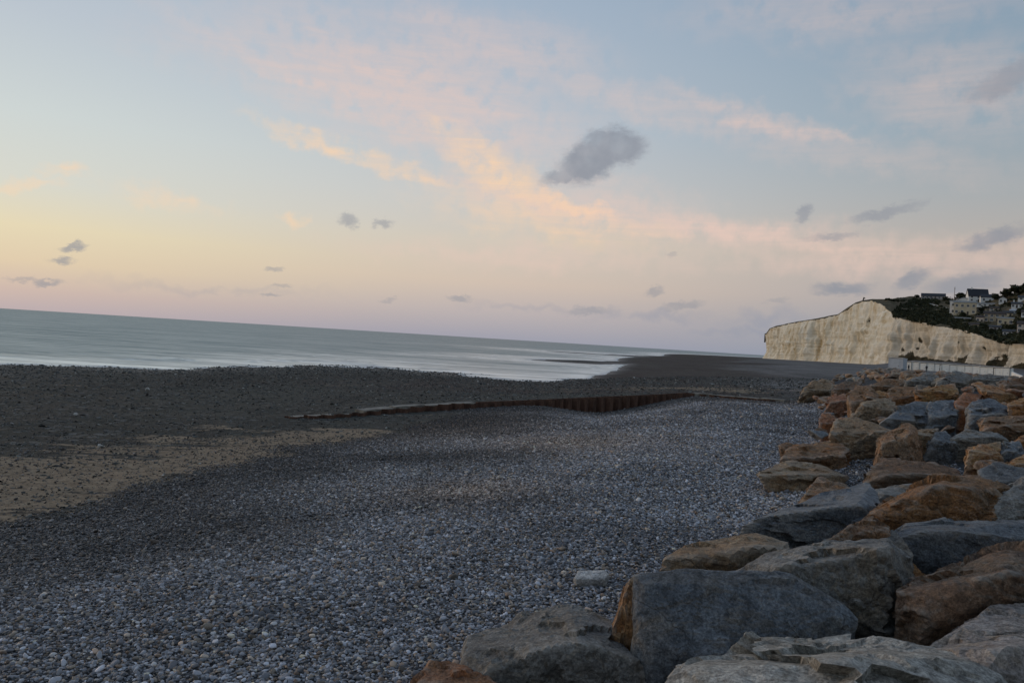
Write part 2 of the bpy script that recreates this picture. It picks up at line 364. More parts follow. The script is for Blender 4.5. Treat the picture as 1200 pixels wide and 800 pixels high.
# ------------------------------------------------------------------ ground sheet
az = np.radians(np.r_[np.arange(-180, -44, 4.0), np.arange(-44, 46, .19), np.arange(46, 180, 4.0)])
rr = np.r_[np.geomspace(2.0, 42, 210)[:-1], np.geomspace(42, 88, 170)[:-1], np.geomspace(88, 4200, 240)]
AZ, RR = np.meshgrid(az, rr); X = (RR*np.sin(AZ)).ravel(); Y = (RR*np.cos(AZ)).ravel(); na, nr = len(az), len(rr)
Z = ground(X, Y)
i = np.arange(nr-1)[:, None]*na; j = np.arange(na)[None]; j2 = (j+1) % na
Q = np.stack([i+j, i+j2, i+na+j2, i+na+j], -1).reshape(-1, 4)
cen = len(X)
gm, t = new_mat('beach ground')
co = t.node('ShaderNodeNewGeometry').outputs['Position']
peb, sand, wet, farg, weed = (A(t, n).outputs['Fac'] for n in ('pebble', 'sand', 'wet', 'shingle', 'weed'))
n1 = t.noise(co, .35, 5, .65); n2 = t.noise(co, 2.6, 6, .7); n3 = t.noise(co, 9, 5, .75)
vor = t.node('ShaderNodeTexVoronoi', {'Vector': co, 'Scale': 15.0}); vr = t.node('ShaderNodeSeparateColor', {0: vor.outputs['Color']}).outputs[0]
vb = t.node('ShaderNodeTexVoronoi', {'Vector': co, 'Scale': 3.2}); vbr = t.node('ShaderNodeSeparateColor', {0: vb.outputs['Color']}).outputs[1]
flat = t.mix(t.smooth(n2, .35, .65), (.030,.031,.025,1), (.064,.062,.052,1))              # dark weedy foreshore
flat = t.mix(t.math('MULTIPLY', t.smooth(n1, .4, .65), .6), flat, (.072,.062,.052,1))
flat = t.mix(t.smooth(vbr, .80, .97), flat, (.13,.13,.12,1))
brown = t.mix(t.smooth(n2, .35, .65), (.048,.036,.032,1), (.085,.068,.058,1))
flat = t.mix(t.smooth(t.math('ADD', weed, t.math('MULTIPLY', t.math('SUBTRACT', n1, .5), .6)), .3, .7), flat, brown)
band = t.noise(t.mapping(co, rot=(0, 0, R(20)), scale=(.12, .02, 1)), 1.0, 6, .7, .4)
shing = t.mix(t.smooth(t.math('ADD', t.math('MULTIPLY', n2, .4), t.math('MULTIPLY', band, .6)), .35, .65), (.075,.070,.066,1), (.21,.20,.19,1))
flat = t.mix(t.math('MULTIPLY', t.smooth(band, .45, .65), .55), flat, (.078,.077,.064,1))
flat = t.mix(t.math('MULTIPLY', t.smooth(band, .45, .33), .6), flat, (.022,.022,.019,1))
flat = t.mix(t.smooth(t.math('ADD', farg, t.math('MULTIPLY', t.math('SUBTRACT', n1, .5), .5)), .3, .7), flat, shing)
sandc = t.mix(t.smooth(n2, .35, .65), (.20,.145,.095,1), (.33,.25,.17,1))
sm_ = t.math('ADD', sand, t.math('ADD', t.math('MULTIPLY', t.math('SUBTRACT', n2, .5), .9), t.math('MULTIPLY', t.math('SUBTRACT', t.noise(t.mapping(co, rot=(0,0,R(-66)), scale=(.35,1.8,1)), .5, 5, .65), .5), 2.8)))
flat = t.mix(t.math('MULTIPLY', t.smooth(sm_, .36, .60), t.smooth(n3, .26, .46)), flat, sandc)
pb = t.mix(vr, (.02,.02,.021,1), (.10,.10,.102,1))  # ground under the pebbles: shade of the gaps is put into its dark colour
colr = t.mix(t.smooth(t.math('ADD', peb, t.math('MULTIPLY', t.math('SUBTRACT', n2, .5), .5)), .4, .6), flat, pb)
hgt = t.math('ADD', t.math('MULTIPLY', n3, .6), t.math('MULTIPLY', vor.outputs['Distance'], -.8))
rg = t.math('SUBTRACT', .9, t.math('MULTIPLY', wet, .45))
finish(t, t.mix(t.math('MULTIPLY', wet, .45), colr, (.02,.021,.021,1)), rg, hgt, .8, .05, .12)
ground_o = fast_mesh('beach', np.c_[X, Y, Z], Q, gm); tag(ground_o, kind='structure')
# zones
bs, _ = poly_side(BANK, X, Y); gs, gov = poly_side(GRX, X, Y); ts, _ = poly_side(TOE, X, Y)
jit = fbm(np.c_[X, Y, X*0]/3.5, 3)
pebm = np.where(gs > -.4, sstep(-1.2, 1.2, bs+jit*1.2), 0)
pebm = np.where((Y > 4) & (Y < 90), pebm, np.where(Y <= 4, 1, 0)*(ts < 40))
pebm = np.maximum(pebm, sstep(-.5, .5, ts)*(Y < 120))
SANDL = np.array([at(*p)[:2] for p in [(-400,690,-.5), (-150,625,-.5), (0,590,-.5), (130,572,-.5), (250,545,-.45), (370,520,-.4), (450,508,-.4)]])
sl, so_ = poly_side(SANDL, X, Y); wsand = np.interp(X, SANDL[:, 0], [9, 7.5, 6.2, 5.4, 5, 4.4, 2.6])
sandm = np.clip(1.05-np.abs(sl+.9)/np.maximum(wsand, .5)*1.0, 0, .9)*sstep(3, 0, so_)
p2 = np.array(at(800, 456, .6)[:2]); sandm = np.maximum(sandm, .62*np.exp(-(((X-p2[0])/16)**2+((Y-p2[1])/7)**2)))
wetm = sstep(-1.25, -1.6, Z)
# light shingle berm along the far shore
FB = np.array([at(*p)[:2] for p in [(955,470,1.25), (925,452,1.1), (905,437,1.0), (885,424,.9), (868,418.5,.8), (850,416.8,-.6)]])
fbm_, _ = poly_side(FB, X, Y); farm = np.where(gs < .3, sstep(-10-Y*.06, 10+Y*.06, fbm_+fbm(np.c_[X/30, Y/60, X*0], 3)*Y*.05), 0)
wd2 = np.array(at(800, 440, .2)[:2]); weedm = np.exp(-(((X-wd2[0]-(Y-wd2[1])*.25)/45)**2))*np.where(gs < 0, 1, 0)*sstep(60, 90, Y)
bn_ = np.array(at(540, 500, 0)[:2]); weedm = np.maximum(weedm, np.where(gs > 0, sstep(3, -2, np.abs(bs+1.5)), 0)*.8)
for nm, val in (('pebble', pebm), ('sand', sandm), ('wet', wetm), ('shingle', farm), ('weed', weedm)): attr(ground_o, nm, val)

# ------------------------------------------------------------------ sea
SEA = -1.6
rs = np.r_[np.geomspace(60, 1500, 330)[:-1], np.geomspace(1500, 60000, 60)]
azs = np.radians(np.r_[np.arange(-180, -44, 4.0), np.arange(-44, 30, .2), np.arange(30, 180, 4.0)])
AZ, RR = np.meshgrid(azs, rs); X = (RR*np.sin(AZ)).ravel(); Y = (RR*np.cos(AZ)).ravel(); na, nr = len(azs), len(rs)
i = np.arange(nr-1)[:, None]*na; j = np.arange(na)[None]; j2 = (j+1) % na
Q = np.stack([i+j, i+j2, i+na+j2, i+na+j], -1).reshape(-1, 4)
dep = SEA-ground(X, Y)
# low swell lines rolling in, larger in the shallows
sw = np.zeros(len(X)); ph = dep*9+fbm(np.c_[X/26, Y/26, X*0], 3)*1.6
sw = sstep(.25, 1.0, np.sin(ph*2.2))*.2*sstep(0, .15, dep)*sstep(1.3, .3, dep)*sstep(.1, .5, fbm(np.c_[X/18, Y/18, X*0+5], 2)+.3)
m, t = new_mat('sea water'); co = t.node('ShaderNodeNewGeometry').outputs['Position']
dpt = A(t, 'depth').outputs['Fac']
wv = t.mapping(co, rot=(0, 0, R(24)), scale=(.45, 1.0, 1))
h = t.math('ADD', t.math('MULTIPLY', t.noise(wv, .22, 4, .55), 1.0), t.math('MULTIPLY', t.noise(wv, 1.3, 4, .6), .35))
patch = t.noise(t.mapping(co, rot=(0, 0, R(20)), scale=(.012, .05, 1)), 1.0, 4, .6)
fo = t.smooth(t.math('ADD', dpt, t.math('MULTIPLY', t.math('SUBTRACT', t.noise(wv, .35, 5, .7), .5), .42)), .09, .0)
fw = t.math('MULTIPLY', t.smooth(A(t, 'swell').outputs['Fac'], .09, .18), t.smooth(t.noise(wv, .6, 4, .7), .48, .62))
foam = t.math('MAXIMUM', t.math('MULTIPLY', fo, .9), t.math('MULTIPLY', fw, .8))
shal = t.smooth(dpt, 1.2, 0.0)
wc = t.mix(patch, (.048,.115,.13,1), (.08,.155,.16,1)); wc = t.mix(t.math('MULTIPLY', shal, .7), wc, (.2,.19,.175,1))  # silvery sky sheen near the shore is painted into the shallow water colour
bn = t.node('ShaderNodeBump', {'Height': h, 'Strength': .8, 'Distance': .6}).outputs[0]
df = t.node('ShaderNodeBsdfDiffuse', {'Color': t.mix(foam, wc, (.72,.72,.70,1)), 'Normal': bn}).outputs[0]
gl = t.node('ShaderNodeBsdfGlossy', {'Color': (.9,.95,.96,1), 'Roughness': .28, 'Normal': bn}).outputs[0]
# waves tilt the mirror away from grazing, so the sea never reflects fully
ff = t.math('MULTIPLY', t.math('MULTIPLY_ADD', shal, .38, .36), t.math('SUBTRACT', 1.0, foam))
rip = t.noise(t.mapping(co, rot=(0, 0, R(22)), scale=(.03, .22, 1)), 1.0, 5, .7, .3); rip2 = t.noise(t.mapping(co, rot=(0, 0, R(22)), scale=(.25, 1.1, 1)), 1.0, 3, .6)
ff = t.math('MULTIPLY', ff, t.math('MULTIPLY_ADD', t.math('ADD', t.math('MULTIPLY', t.smooth(rip, .35, .65), .6), t.math('MULTIPLY', t.smooth(rip2, .3, .7), .4)), 1.05, .45))  # bright and dim reflections off wave slopes, painted as streaks in the gloss share
mx = t.node('ShaderNodeMixShader', {0: ff, 1: df, 2: gl}).outputs[0]
t.l.new(mx, t.node('ShaderNodeOutputMaterial').inputs[0])
sea = fast_mesh('sea', np.c_[X, Y, SEA+sw], Q, m); tag(sea, kind='structure'); attr(sea, 'depth', dep); attr(sea, 'swell', sw)

# ------------------------------------------------------------------ chalk cliff and the hill behind it
def ip(x, tab): return np.interp(x, [a for a, _ in tab], [b for _, b in tab])
CL_D = [(880,1150), (899,980), (905,940), (940,800), (1000,650), (1040,560), (1050,510), (1120,420), (1200,340), (1330,255), (1500,190)]
CL_T = [(880,400), (898,391), (902,385.5), (909,383), (936,377.5), (965,373), (982,369.5), (993,362), (1003,355.5), (1012,353), (1020,352.5), (1030,355), (1037,359), (1044,364), (1050,372), (1075,376.5), (1095,381), (1120,385), (1143,391), (1160,397.5), (1180,402), (1200,402.5), (1330,412), (1500,420)]
SKYL = [(880,398), (898,390), (902,384.6), (909,382), (936,376.3), (965,371.8), (982,368), (993,360.5), (1003,354), (1012,351.2), (1020,350.6), (1035,350.5), (1050,349.5), (1065,347.5), (1080,348), (1110,351), (1135,351.5), (1160,350), (1180,346), (1200,340), (1330,335), (1500,330)]
BASEZ = [(880,-1), (899,1), (1000,0), (1040,0), (1060,1), (1120,1), (1200,1), (1500,1)]
cols = np.r_[np.arange(896, 1225, .35), np.arange(1225, 1500, 3)]; nc = len(cols); NR = 70
cx = np.array([ray(c_, 400) for c_ in cols]); V = np.zeros((NR, nc, 3))
Dc = ip(cols, CL_D); top = np.array([atd(c_, y_, d_) for c_, y_, d_ in zip(cols, ip(cols, CL_T), Dc)])
bz = ip(cols, BASEZ)
tang = np.gradient(top[:, :2], axis=0); tang /= np.linalg.norm(tang, axis=1)[:, None]
nrm = np.c_[-tang[:, 1], tang[:, 0]]; nrm *= np.where((nrm*top[:, :2]).sum(1) > 0, -1, 1)[:, None]     # towards the viewer
arc = np.r_[0, np.cumsum(np.linalg.norm(np.diff(top[:, :2], axis=0), axis=1))]
for k in range(NR):
    f = k/(NR-1); zz = bz+(top[:, 2]-bz)*f
    lean = (1-f)**3*4+(1-f)*1.0
    butt = fbm(np.c_[arc/38, zz/160, arc*0], 3)*5.5+fbm(np.c_[arc/11, zz/45, arc*0+3], 4)*3.4+fbm(np.c_[arc/4, zz/7, arc*0+9], 4)*1.3
    led = fbm(np.c_[arc/40, zz/3.2, arc*0+14], 3)*.8
    fade = 1 if k < NR-3 else .5
    off = lean+(butt+led)*fade*(.35+.65*math.sin(math.pi*min(1, f*.9+.1)))
    V[k, :, :2] = top[:, :2]+nrm*off[:, None]; V[k, :, 2] = zz+(fbm(np.c_[arc/6, arc*0, arc*0], 2)*.5 if k == NR-1 else 0)
idx = np.arange(NR*nc).reshape(NR, nc)
Q = np.stack([idx[:-1, :-1], idx[:-1, 1:], idx[1:, 1:], idx[1:, :-1]], -1).reshape(-1, 4)
m, t = new_mat('chalk'); co = t.node('ShaderNodeNewGeometry').outputs['Position']; sp = t.node('ShaderNodeSeparateXYZ', {0: co})
wob = t.vmath('SCALE', t.vmath('SUBTRACT', t.noise(co, .03, 5, .65, out=1), (.5, .5, .5)), None, scale=26)
cow = t.vmath('ADD', co, wob); vert = t.mapping(cow, scale=(.10, .10, .022)); stk = t.noise(vert, 1.0, 7, .68, .4); stk2 = t.noise(t.mapping(cow, scale=(.35, .35, .10)), 1.0, 6, .7)
bed = t.noise(t.mapping(co, scale=(.012, .012, .55)), 1.0, 4, .6); blot = t.noise(co, .045, 6, .65, .6); fine = t.noise(co, .5, 6, .7)
shade_rt = A(t, 'right').outputs['Fac']; hg = A(t, 'height').outputs['Fac']
ch = t.mix(t.smooth(stk, .32, .66), (.60,.51,.35,1), (.80,.74,.61,1))
ch = t.mix(t.math('MULTIPLY', t.smooth(stk2, .55, .72), .7), ch, (.86,.83,.74,1))
ch = t.mix(t.math('MULTIPLY', t.smooth(stk, .44, .30), .85), ch, (.42,.29,.14,1))
ch = t.mix(t.math('MULTIPLY', t.smooth(stk2, .42, .30), .6), ch, (.40,.30,.17,1))
ch = t.mix(t.math('MULTIPLY', t.smooth(blot, .52, .72), .55), ch, (.52,.37,.19,1))
ch = t.mix(t.math('MULTIPLY', shade_rt, .75), ch, t.mix(t.smooth(fine, .3, .7), (.46,.40,.31,1), (.68,.61,.50,1)))  # right face is turned differently: its shade is mixed into the chalk colour
ch = t.mix(t.math('MULTIPLY', t.smooth(bed, .58, .72), .16), ch, (.38,.32,.24,1))
gr = t.smooth(t.math('ADD', A(t, 'green').outputs['Fac'], t.math('MULTIPLY', t.math('SUBTRACT', t.noise(co, .22, 7, .75), .5), 3.0)), .62, .85)
ch = t.mix(gr, ch, t.mix(t.smooth(fine, .35, .65), (.025,.026,.015,1), (.075,.06,.035,1)))
finish(t, ch, .92, t.math('ADD', t.math('MULTIPLY', fine, .7), bed), .6, .8, .2)
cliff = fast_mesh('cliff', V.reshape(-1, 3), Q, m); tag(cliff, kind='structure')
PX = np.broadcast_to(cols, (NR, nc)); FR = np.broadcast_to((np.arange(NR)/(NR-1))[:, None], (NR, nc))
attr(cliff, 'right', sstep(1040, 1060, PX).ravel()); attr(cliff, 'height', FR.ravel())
grn = sstep(.975, 1.0, FR)*.8
grn = np.maximum(grn, sstep(1050, 1064, PX)*sstep(.36, .22, FR)*1.6)
def tri(x0, x1, h_): return np.clip(1-np.abs(PX-x0)/x1, 0, 1)*sstep(h_+.12, h_-.12, FR)
for a_ in ((1136,8,.5), (1175,12,.66), (1166,15,.45), (1128,8,.35), (1196,10,.45), (1067,4,.36)): grn = np.maximum(grn, np.minimum(tri(*a_)*2.6, 1.6))
for bx_, by_, br in ((1091,.55,3.2), (1061,.40,2.2), (1069,.45,2.4), (1070,.62,1.8), (1124,.72,2.4), (1131,.6,1.8), (1140,.45,2.6), (1092,.42,2), (1021,.72,1.7), (1027,.76,1.4), (1150,.7,2.2), (1163,.55,3)):
    grn = np.maximum(grn, np.exp(-((PX-bx_)/br)**2-((FR-by_)/.07)**2)*.95)
attr(cliff, 'green', grn.ravel())
# hill
NH = 46; sky_y = ip(cols, SKYL); top_y = ip(cols, CL_T); W = np.zeros((NH, nc, 3))
Ds = Dc+np.where(cols < 1040, 60, np.interp(cols, [1040, 1060, 1500], [60, 190, 190]))
def hill_depth(px, py):
    a, b, c_, d_ = ip(px, CL_T), ip(px, SKYL), ip(px, CL_D), float(np.interp(px, cols, Ds))
    f = min(max((a-py)/max(a-b, .1), 0), 1); return c_+(d_-c_)*f
for k in range(NH):
    f = k/(NH-11)
    if f <= 1:
        d_ = Dc+(Ds-Dc)*f; yy = top_y+(sky_y-top_y)*f
        W[k] = np.array([atd(c_, y_, q) for c_, y_, q in zip(cols, yy, d_)])
        W[k, :, 2] += fbm(np.c_[W[k, :, 0]/25, W[k, :, 1]/25, W[k, :, 0]*0], 3)*1.2*min(1, f*4)*np.where(cols > 1045, 1, .3)*(1 if f < .98 else .5)
        if k == 0: W[k] = V[NR-1]
    else:
        base_ = W[NH-11]; kk = k-(NH-11); dirp = base_[:, :2]/np.linalg.norm(base_[:, :2], axis=1)[:, None]
        W[k, :, :2] = base_[:, :2]+dirp*(kk*45); W[k, :, 2] = base_[:, 2]-kk*kk*.05
idx = np.arange(NH*nc).reshape(NH, nc); Q = np.stack([idx[:-1, :-1], idx[:-1, 1:], idx[1:, 1:], idx[1:, :-1]], -1).reshape(-1, 4)
m, t = new_mat('hill grass'); co = t.node('ShaderNodeNewGeometry').outputs['Position']
g_ = t.mix(t.smooth(t.noise(co, .07, 6, .7), .35, .65), (.07,.062,.034,1), (.17,.125,.075,1))
g_ = t.mix(t.smooth(t.noise(co, .6, 5, .7), .45, .7), g_, (.06,.05,.03,1))
finish(t, g_, .95, t.noise(co, 1.1, 5, .7), .8, .6, .1)
hill = fast_mesh('hill', W.reshape(-1, 3), Q, m); tag(hill, kind='structure')
for nm_ in ('cliff', 'hill'): pass

# ------------------------------------------------------------------ foliage
leaf_m, t = new_mat('dark foliage'); co = t.node('ShaderNodeNewGeometry').outputs['Position']
lc = t.mix(t.smooth(t.noise(co, .25, 4, .7), .3, .7), (.018,.024,.012,1), (.055,.055,.026,1))
finish(t, lc, .8, None, spec=.2)
bark = plain('bark', (.07,.055,.04,1), .9)
def leaves(cent, spread, size, n):
    """n small leaf-spray quads round each of the given centres"""
    C_ = np.repeat(np.asarray(cent, float), n, axis=0); k = len(C_)
    d = rng.normal(size=(k, 3)); d /= np.linalg.norm(d, axis=1)[:, None]
    P = C_+d*(rng.random((k, 1))**.4)*np.asarray(spread)
    a = rng.normal(size=(k, 3)); a /= np.linalg.norm(a, axis=1)[:, None]; b_ = np.cross(a, rng.normal(size=(k, 3))); b_ /= np.linalg.norm(b_, axis=1)[:, None]
    s_ = size*(.5+rng.random((k, 1)))
    Vv = np.stack([P-a*s_, P+b_*s_*.55, P+a*s_, P-b_*s_*.55], 1).reshape(-1, 3)
    return Vv, np.arange(4*k).reshape(-1, 4)
# scrub over the cliff edge and the slope
cent = []; spr = []
def scrub(poly, n):
    poly = np.array(poly, float); lo, hi = poly.min(0), poly.max(0); k = 0
    while k < n:
        x_, y_ = rng.uniform(lo, hi); ins = False
        for a in range(len(poly)):
            (x0, y0), (x1, y1) = poly[a], poly[a-1]
            if (y0 > y_) != (y1 > y_) and x_ < (x1-x0)*(y_-y0)/(y1-y0)+x0: ins = not ins
        if not ins: continue
        p = atd(x_, y_, hill_depth(x_, y_)); cent.append(p+np.array([0, 0, .3])); k += 1
scrub([(1046,366), (1056,357), (1075,352), (1100,358), (1113,366), (1113,376), (1095,381), (1075,376.5), (1050,372)], 520)
scrub([(1095,376), (1130,374), (1160,384), (1200,388), (1215,402), (1180,402), (1143,391), (1120,385)], 420)
scrub([(1100,350), (1200,340), (1215,395), (1150,382), (1116,370)], 130)
scrub([(1030,351), (1100,350), (1100,355), (1060,354)], 60)
Vv, Qq = leaves(cent, (1.8, 1.8, 1.1), .75, 26)
tag(fast_mesh('scrub', Vv, Qq, leaf_m, False), kind='stuff', label='dark scrub along the cliff edge and hillside')
def clump(name, px, py, wpx, hpx, label, dep_=None, tree=True, group=None):
    d_ = dep_ or hill_depth(px, py); p = atd(px, py, d_); sc = d_/F; W_, H_ = wpx*sc, hpx*sc
    e = empty(name, tuple(p-np.array([0, 0, .4])), label=label, cat='tree' if tree else 'bush', group=group)
    n = 16; ctr = np.c_[rng.normal(size=(n, 2))*W_*.2, rng.uniform(.38 if tree else .15, .92, n)*H_]
    ctr[:, :2] *= (1.25-ctr[:, 2:]/H_*.7)
    Vv, Qq = leaves(ctr, (W_*.22, W_*.22, H_*.17), max(.35, W_*.07), 60)
    fast_mesh('crown', Vv, Qq, leaf_m, False, e)
    hh = H_*.7; r0 = max(.12, H_*.035); Vt = []; Ft = []
    for k in range(5):
        f = k/4
        for q in range(6): Vt.append((math.cos(q*1.047)*r0*(1-.7*f)+.1*f*W_*.1, math.sin(q*1.047)*r0*(1-.7*f), hh*f))
    for k in range(4):
        for q in range(6): Ft.append((k*6+q, k*6+(q+1) % 6, k*6+6+(q+1) % 6, k*6+6+q))
    for q in range(3):                                                    # limbs
        b_ = len(Vt); a = q*2.1+px; z0 = hh*(.45+.15*q); tip = (math.cos(a)*W_*.26, math.sin(a)*W_*.26, z0+H_*.2)
        for dx, dy in ((r0*.5, 0), (-r0*.3, r0*.4), (-r0*.3, -r0*.4)): Vt.append((dx, dy, z0))
        Vt.append(tip); Ft += [(b_, b_+1, b_+3), (b_+1, b_+2, b_+3), (b_+2, b_, b_+3)]
    mesh_obj('trunk', Vt, Ft, bark, e)
    return e
clump('tree', 1127, 352, 15, 9, 'broad dark tree left of the slate roofed house on the hill')
clump('tree', 1168, 352, 12, 8, 'dark tree right of the slate roofed house on the hill')
clump('tree', 1180, 350, 16, 12, 'tall dark tree on the rising skyline by the small white cottage')
clump('tree', 1192, 346, 20, 12, 'large dark tree highest on the skyline above the houses')
clump('tree', 1204, 345, 18, 13, 'dark tree at the upper end of the skyline hedge')
clump('tree', 1186, 362, 14, 9, 'dark tree between the white cottage and the boxy pale house')
clump('tree', 1196, 372, 14, 12, 'dark tree above the pinkish cream house')
clump('bush', 1075, 348.6, 6, 4, 'lone round bush beside the long bungalow on the skyline', tree=False)
clump('bush', 1150, 366, 10, 6, 'dark bush behind the tan stone house', tree=False)
clump('bush', 1183, 388, 14, 9, 'dark garden bush next to the pinkish cream house', tree=False)
clump('bush', 1129, 371, 8, 6, 'dark bush in front of the cream villa', tree=False)
clump('bush', 1107, 352, 8, 5, 'dark bush at the end of the long bungalow', tree=False)

# ------------------------------------------------------------------ houses on the hill
slate = plain('slate roof', (.03,.032,.038,1), .7); brownroof = plain('brown tile roof', (.055,.04,.033,1), .85); palezinc = plain('pale zinc roof', (.42,.44,.46,1), .6, .12)
cream = plain('cream render', (.62,.50,.33,1), .9, .15, .3); white = plain('white render', (.80,.78,.73,1), .85, .12, .3); tanw = plain('tan stone wall', (.46,.36,.24,1), .92, .25, .4)
pinkw = plain('pinkish cream render', (.68,.54,.43,1), .9, .12, .3); greyw = plain('grey pink render', (.45,.39,.36,1), .9, .12, .3)
glass, t = new_mat('window glass'); finish(t, (.012,.015,.02,1), .12, spec=.5)
doorm = plain('painted door', (.08,.06,.05,1), .6); framem = plain('white window frame', (.7,.7,.68,1), .6, .05)
def house(px0, px1, pyb, pye, pyr, wall_m, roof_m, label, kind='gable', yaw=0, wins=3, floors=1, dpt=7.5, door=True, chim=0):
    """pixel span, row of its base, eaves and ridge; its distance comes from the hill slope it stands on"""
    pxc = (px0+px1)/2; d_ = hill_depth(pxc, pyb); p = atd(pxc, pyb, d_); s_ = d_/F
    W_, he, hr = (px1-px0)*s_, (pyb-pye)*s_, (pyb-pyr)*s_; fl = min(1.5, he*.4)
    e = empty('house', tuple(p), yaw-math.atan2(p[0], p[1]), label=label, cat='house', group='houses on the hill')
    h2 = W_/2; D2 = dpt
    if kind == 'gable':
        V_, F_ = boxes([(-h2, h2, 0, D2, -4, he)])
        n_ = len(V_); V_ += [(-h2, D2/2, hr-.15), (h2, D2/2, hr-.15)]; F_ += [(0+4, n_, 7), (5, 6, n_+1)]
        mesh_obj('wall', V_, F_, wall_m, e)
        o_ = .45; th = .22; Vr = []; Fr = []
        dz = (hr-he)/(D2/2)*o_
        for yy, zz, sg in ((-o_, he-dz, 1), (D2+o_, he-dz, -1)):
            b_ = len(Vr); Vr += [(-h2-.3, yy, zz), (h2+.3, yy, zz), (h2+.3, D2/2, hr), (-h2-.3, D2/2, hr)]; Vr += [(a, b, c_+th) for a, b, c_ in Vr[b_:b_+4]]
            Fr += [tuple(b_+q for q in f) for f in ((0,3,2,1),(4,5,6,7),(0,1,5,4),(1,2,6,5),(2,3,7,6),(3,0,4,7))]
        rf = mesh_obj('roof', Vr, Fr, roof_m, e)
    elif kind == 'cross':                                                 # gable end towards the sea
        V_, F_ = boxes([(-h2, h2, 0, D2, -4, he)])
        n_ = len(V_); V_ += [(0, 0, hr-.15), (0, D2, hr-.15)]; F_ += [(4, 5, n_), (6, 7, n_+1)]
        mesh_obj('wall', V_, F_, wall_m, e)
        Vr = []; Fr = []; th = .25; k_ = (hr-he)/h2*.6
        for xs in (-1, 1):
            b_ = len(Vr); Vr += [(xs*(h2+.6), -.6, he-k_), (0, -.6, hr), (0, D2+.4, hr), (xs*(h2+.6), D2+.4, he-k_)]; Vr += [(a, b, c_+th) for a, b, c_ in Vr[b_:b_+4]]
            Fr += [tuple(b_+q for q in f) for f in ((0,3,2,1),(4,5,6,7),(0,1,5,4),(1,2,6,5),(2,3,7,6),(3,0,4,7))]
        rf = mesh_obj('roof', Vr, Fr, roof_m, e)
    else:
        box('wall', (-h2, h2, 0, D2, -4, he), wall_m, e)
        rf = box('roof', [(-h2-.35, h2+.35, -.35, D2+.35, he, max(hr, he+.3))], roof_m, e)
    fh = he/floors
    for f in range(floors):
        for q in range(wins):
            xw = -h2+W_*(q+.5)/wins; ww, wh = min(1.3, W_/wins*.55), min(1.5, fh*.52); zb = f*fh+fh*.3
            if door and f == 0 and q == wins//2:
                dr = box('door', (xw-.5, xw+.5, -.06, .05, 0, min(2.1, fh*.82)), doorm, e); box('handle', (xw+.3, xw+.38, -.12, -.06, .95, 1.05), framem, dr); continue
            wn = box('window', (xw-ww/2, xw+ww/2, -.03, .05, zb, zb+wh), glass, e)
            box('frame', [(xw-ww/2-.1, xw-ww/2, -.08, .03, zb-.1, zb+wh+.1), (xw+ww/2, xw+ww/2+.1, -.08, .03, zb-.1, zb+wh+.1), (xw-ww/2, xw+ww/2, -.08, .03, zb+wh, zb+wh+.1),
                          (xw-ww/2, xw+ww/2, -.08, .03, zb-.1, zb), (xw-.04, xw+.04, -.07, -.03, zb, zb+wh)], framem, wn)
            box('sill', (xw-ww/2-.18, xw+ww/2+.18, -.22, .03, zb-.2, zb-.1), framem, wn)
    for q in range(chim):
        xx = -h2*.6+q*h2*1.2; box('chimney', [(xx-.4, xx+.4, D2/2-.35, D2/2+.35, hr-.6, hr+1.1), (xx-.48, xx+.48, D2/2-.43, D2/2+.43, hr+1.1, hr+1.25)], wall_m, rf)
    return e
house(1081,1106,350.5,346.6,343.5, greyw, slate, 'long low bungalow with dark roof alone on the clifftop skyline', wins=6)
house(1136,1157,353.5,346.5,338.3, white, slate, 'tall white house with steep dark slate roof on the skyline', yaw=.25, wins=3, floors=2, chim=1)
house(1150,1163,354,348,344.5, white, slate, 'low white wing house joined to the slate roofed house', yaw=.1, wins=2)
house(1119,1142,368.5,354.5,352.5, cream, palezinc, 'cream two storey villa with pale flat roof below the slate house', 'flat', wins=4, floors=2)
house(1113,1120,368,353,352, white, palezinc, 'narrow white block against the end of the cream villa', 'flat', wins=1, floors=2, door=False)
house(1122,1136,356,351.5,348.5, white, palezinc, 'small house with pale grey roof behind the cream villa', 'cross', wins=2)
house(1142,1172,358.5,356.2,354.8, white, palezinc, 'long low white building with pale flat roof under the slate house', 'flat', wins=6)
house(1144,1155,366,361.5,360, cream, brownroof, 'small cream house between the villa and the tan stone house', 'flat', wins=2)
house(1154,1176,377.5,367.5,364.5, tanw, brownroof, 'tan stone house with brown roof and dark openings', wins=4, floors=2)
house(1144,1152,378.5,371.5,369.5, pinkw, brownroof, 'narrow pinkish house beside the tan stone house', wins=2)
house(1170,1186,381,373,371.5, cream, palezinc, 'pale boxy house with flat roof below the tan stone house', 'flat', wins=3)
house(1171,1179,355.5,350,347.3, white, slate, 'small white cottage just under the skyline trees', 'cross', wins=2)
house(1184,1192,367,364,362.3, white, palezinc, 'tiny white house among dark trees', wins=2, door=False)
house(1194,1206,352,348.5,346, white, slate, 'white house high on the slope under the tallest trees', wins=2)
house(1193,1209,390,379.5,376, pinkw, brownroof, 'pinkish cream house lowest on the slope above the cliff', wins=3, floors=2)
house(1160,1172,388,383,381, greyw, slate, 'low grey house half hidden in scrub above the cliff', wins=3)
house(1120,1136,375,372.8,371.8, tanw, palezinc, 'low pale terrace building in front of the cream villa', 'flat', wins=3, door=False)
house(1186,1197,361,356,353.5, white, slate, 'white house with slate roof between the skyline trees and cottages', wins=3, chim=1)
house(1176,1186,371,366.5,364, cream, slate, 'cream cottage with slate roof above the boxy pale house', wins=2)
house(1160,1170,364,360.8,359, pinkw, brownroof, 'small pinkish bungalow under the long low white building', wins=2)
house(1198,1212,372,366,363, white, brownroof, 'white house with brown roof beside the dark slope trees', wins=3)
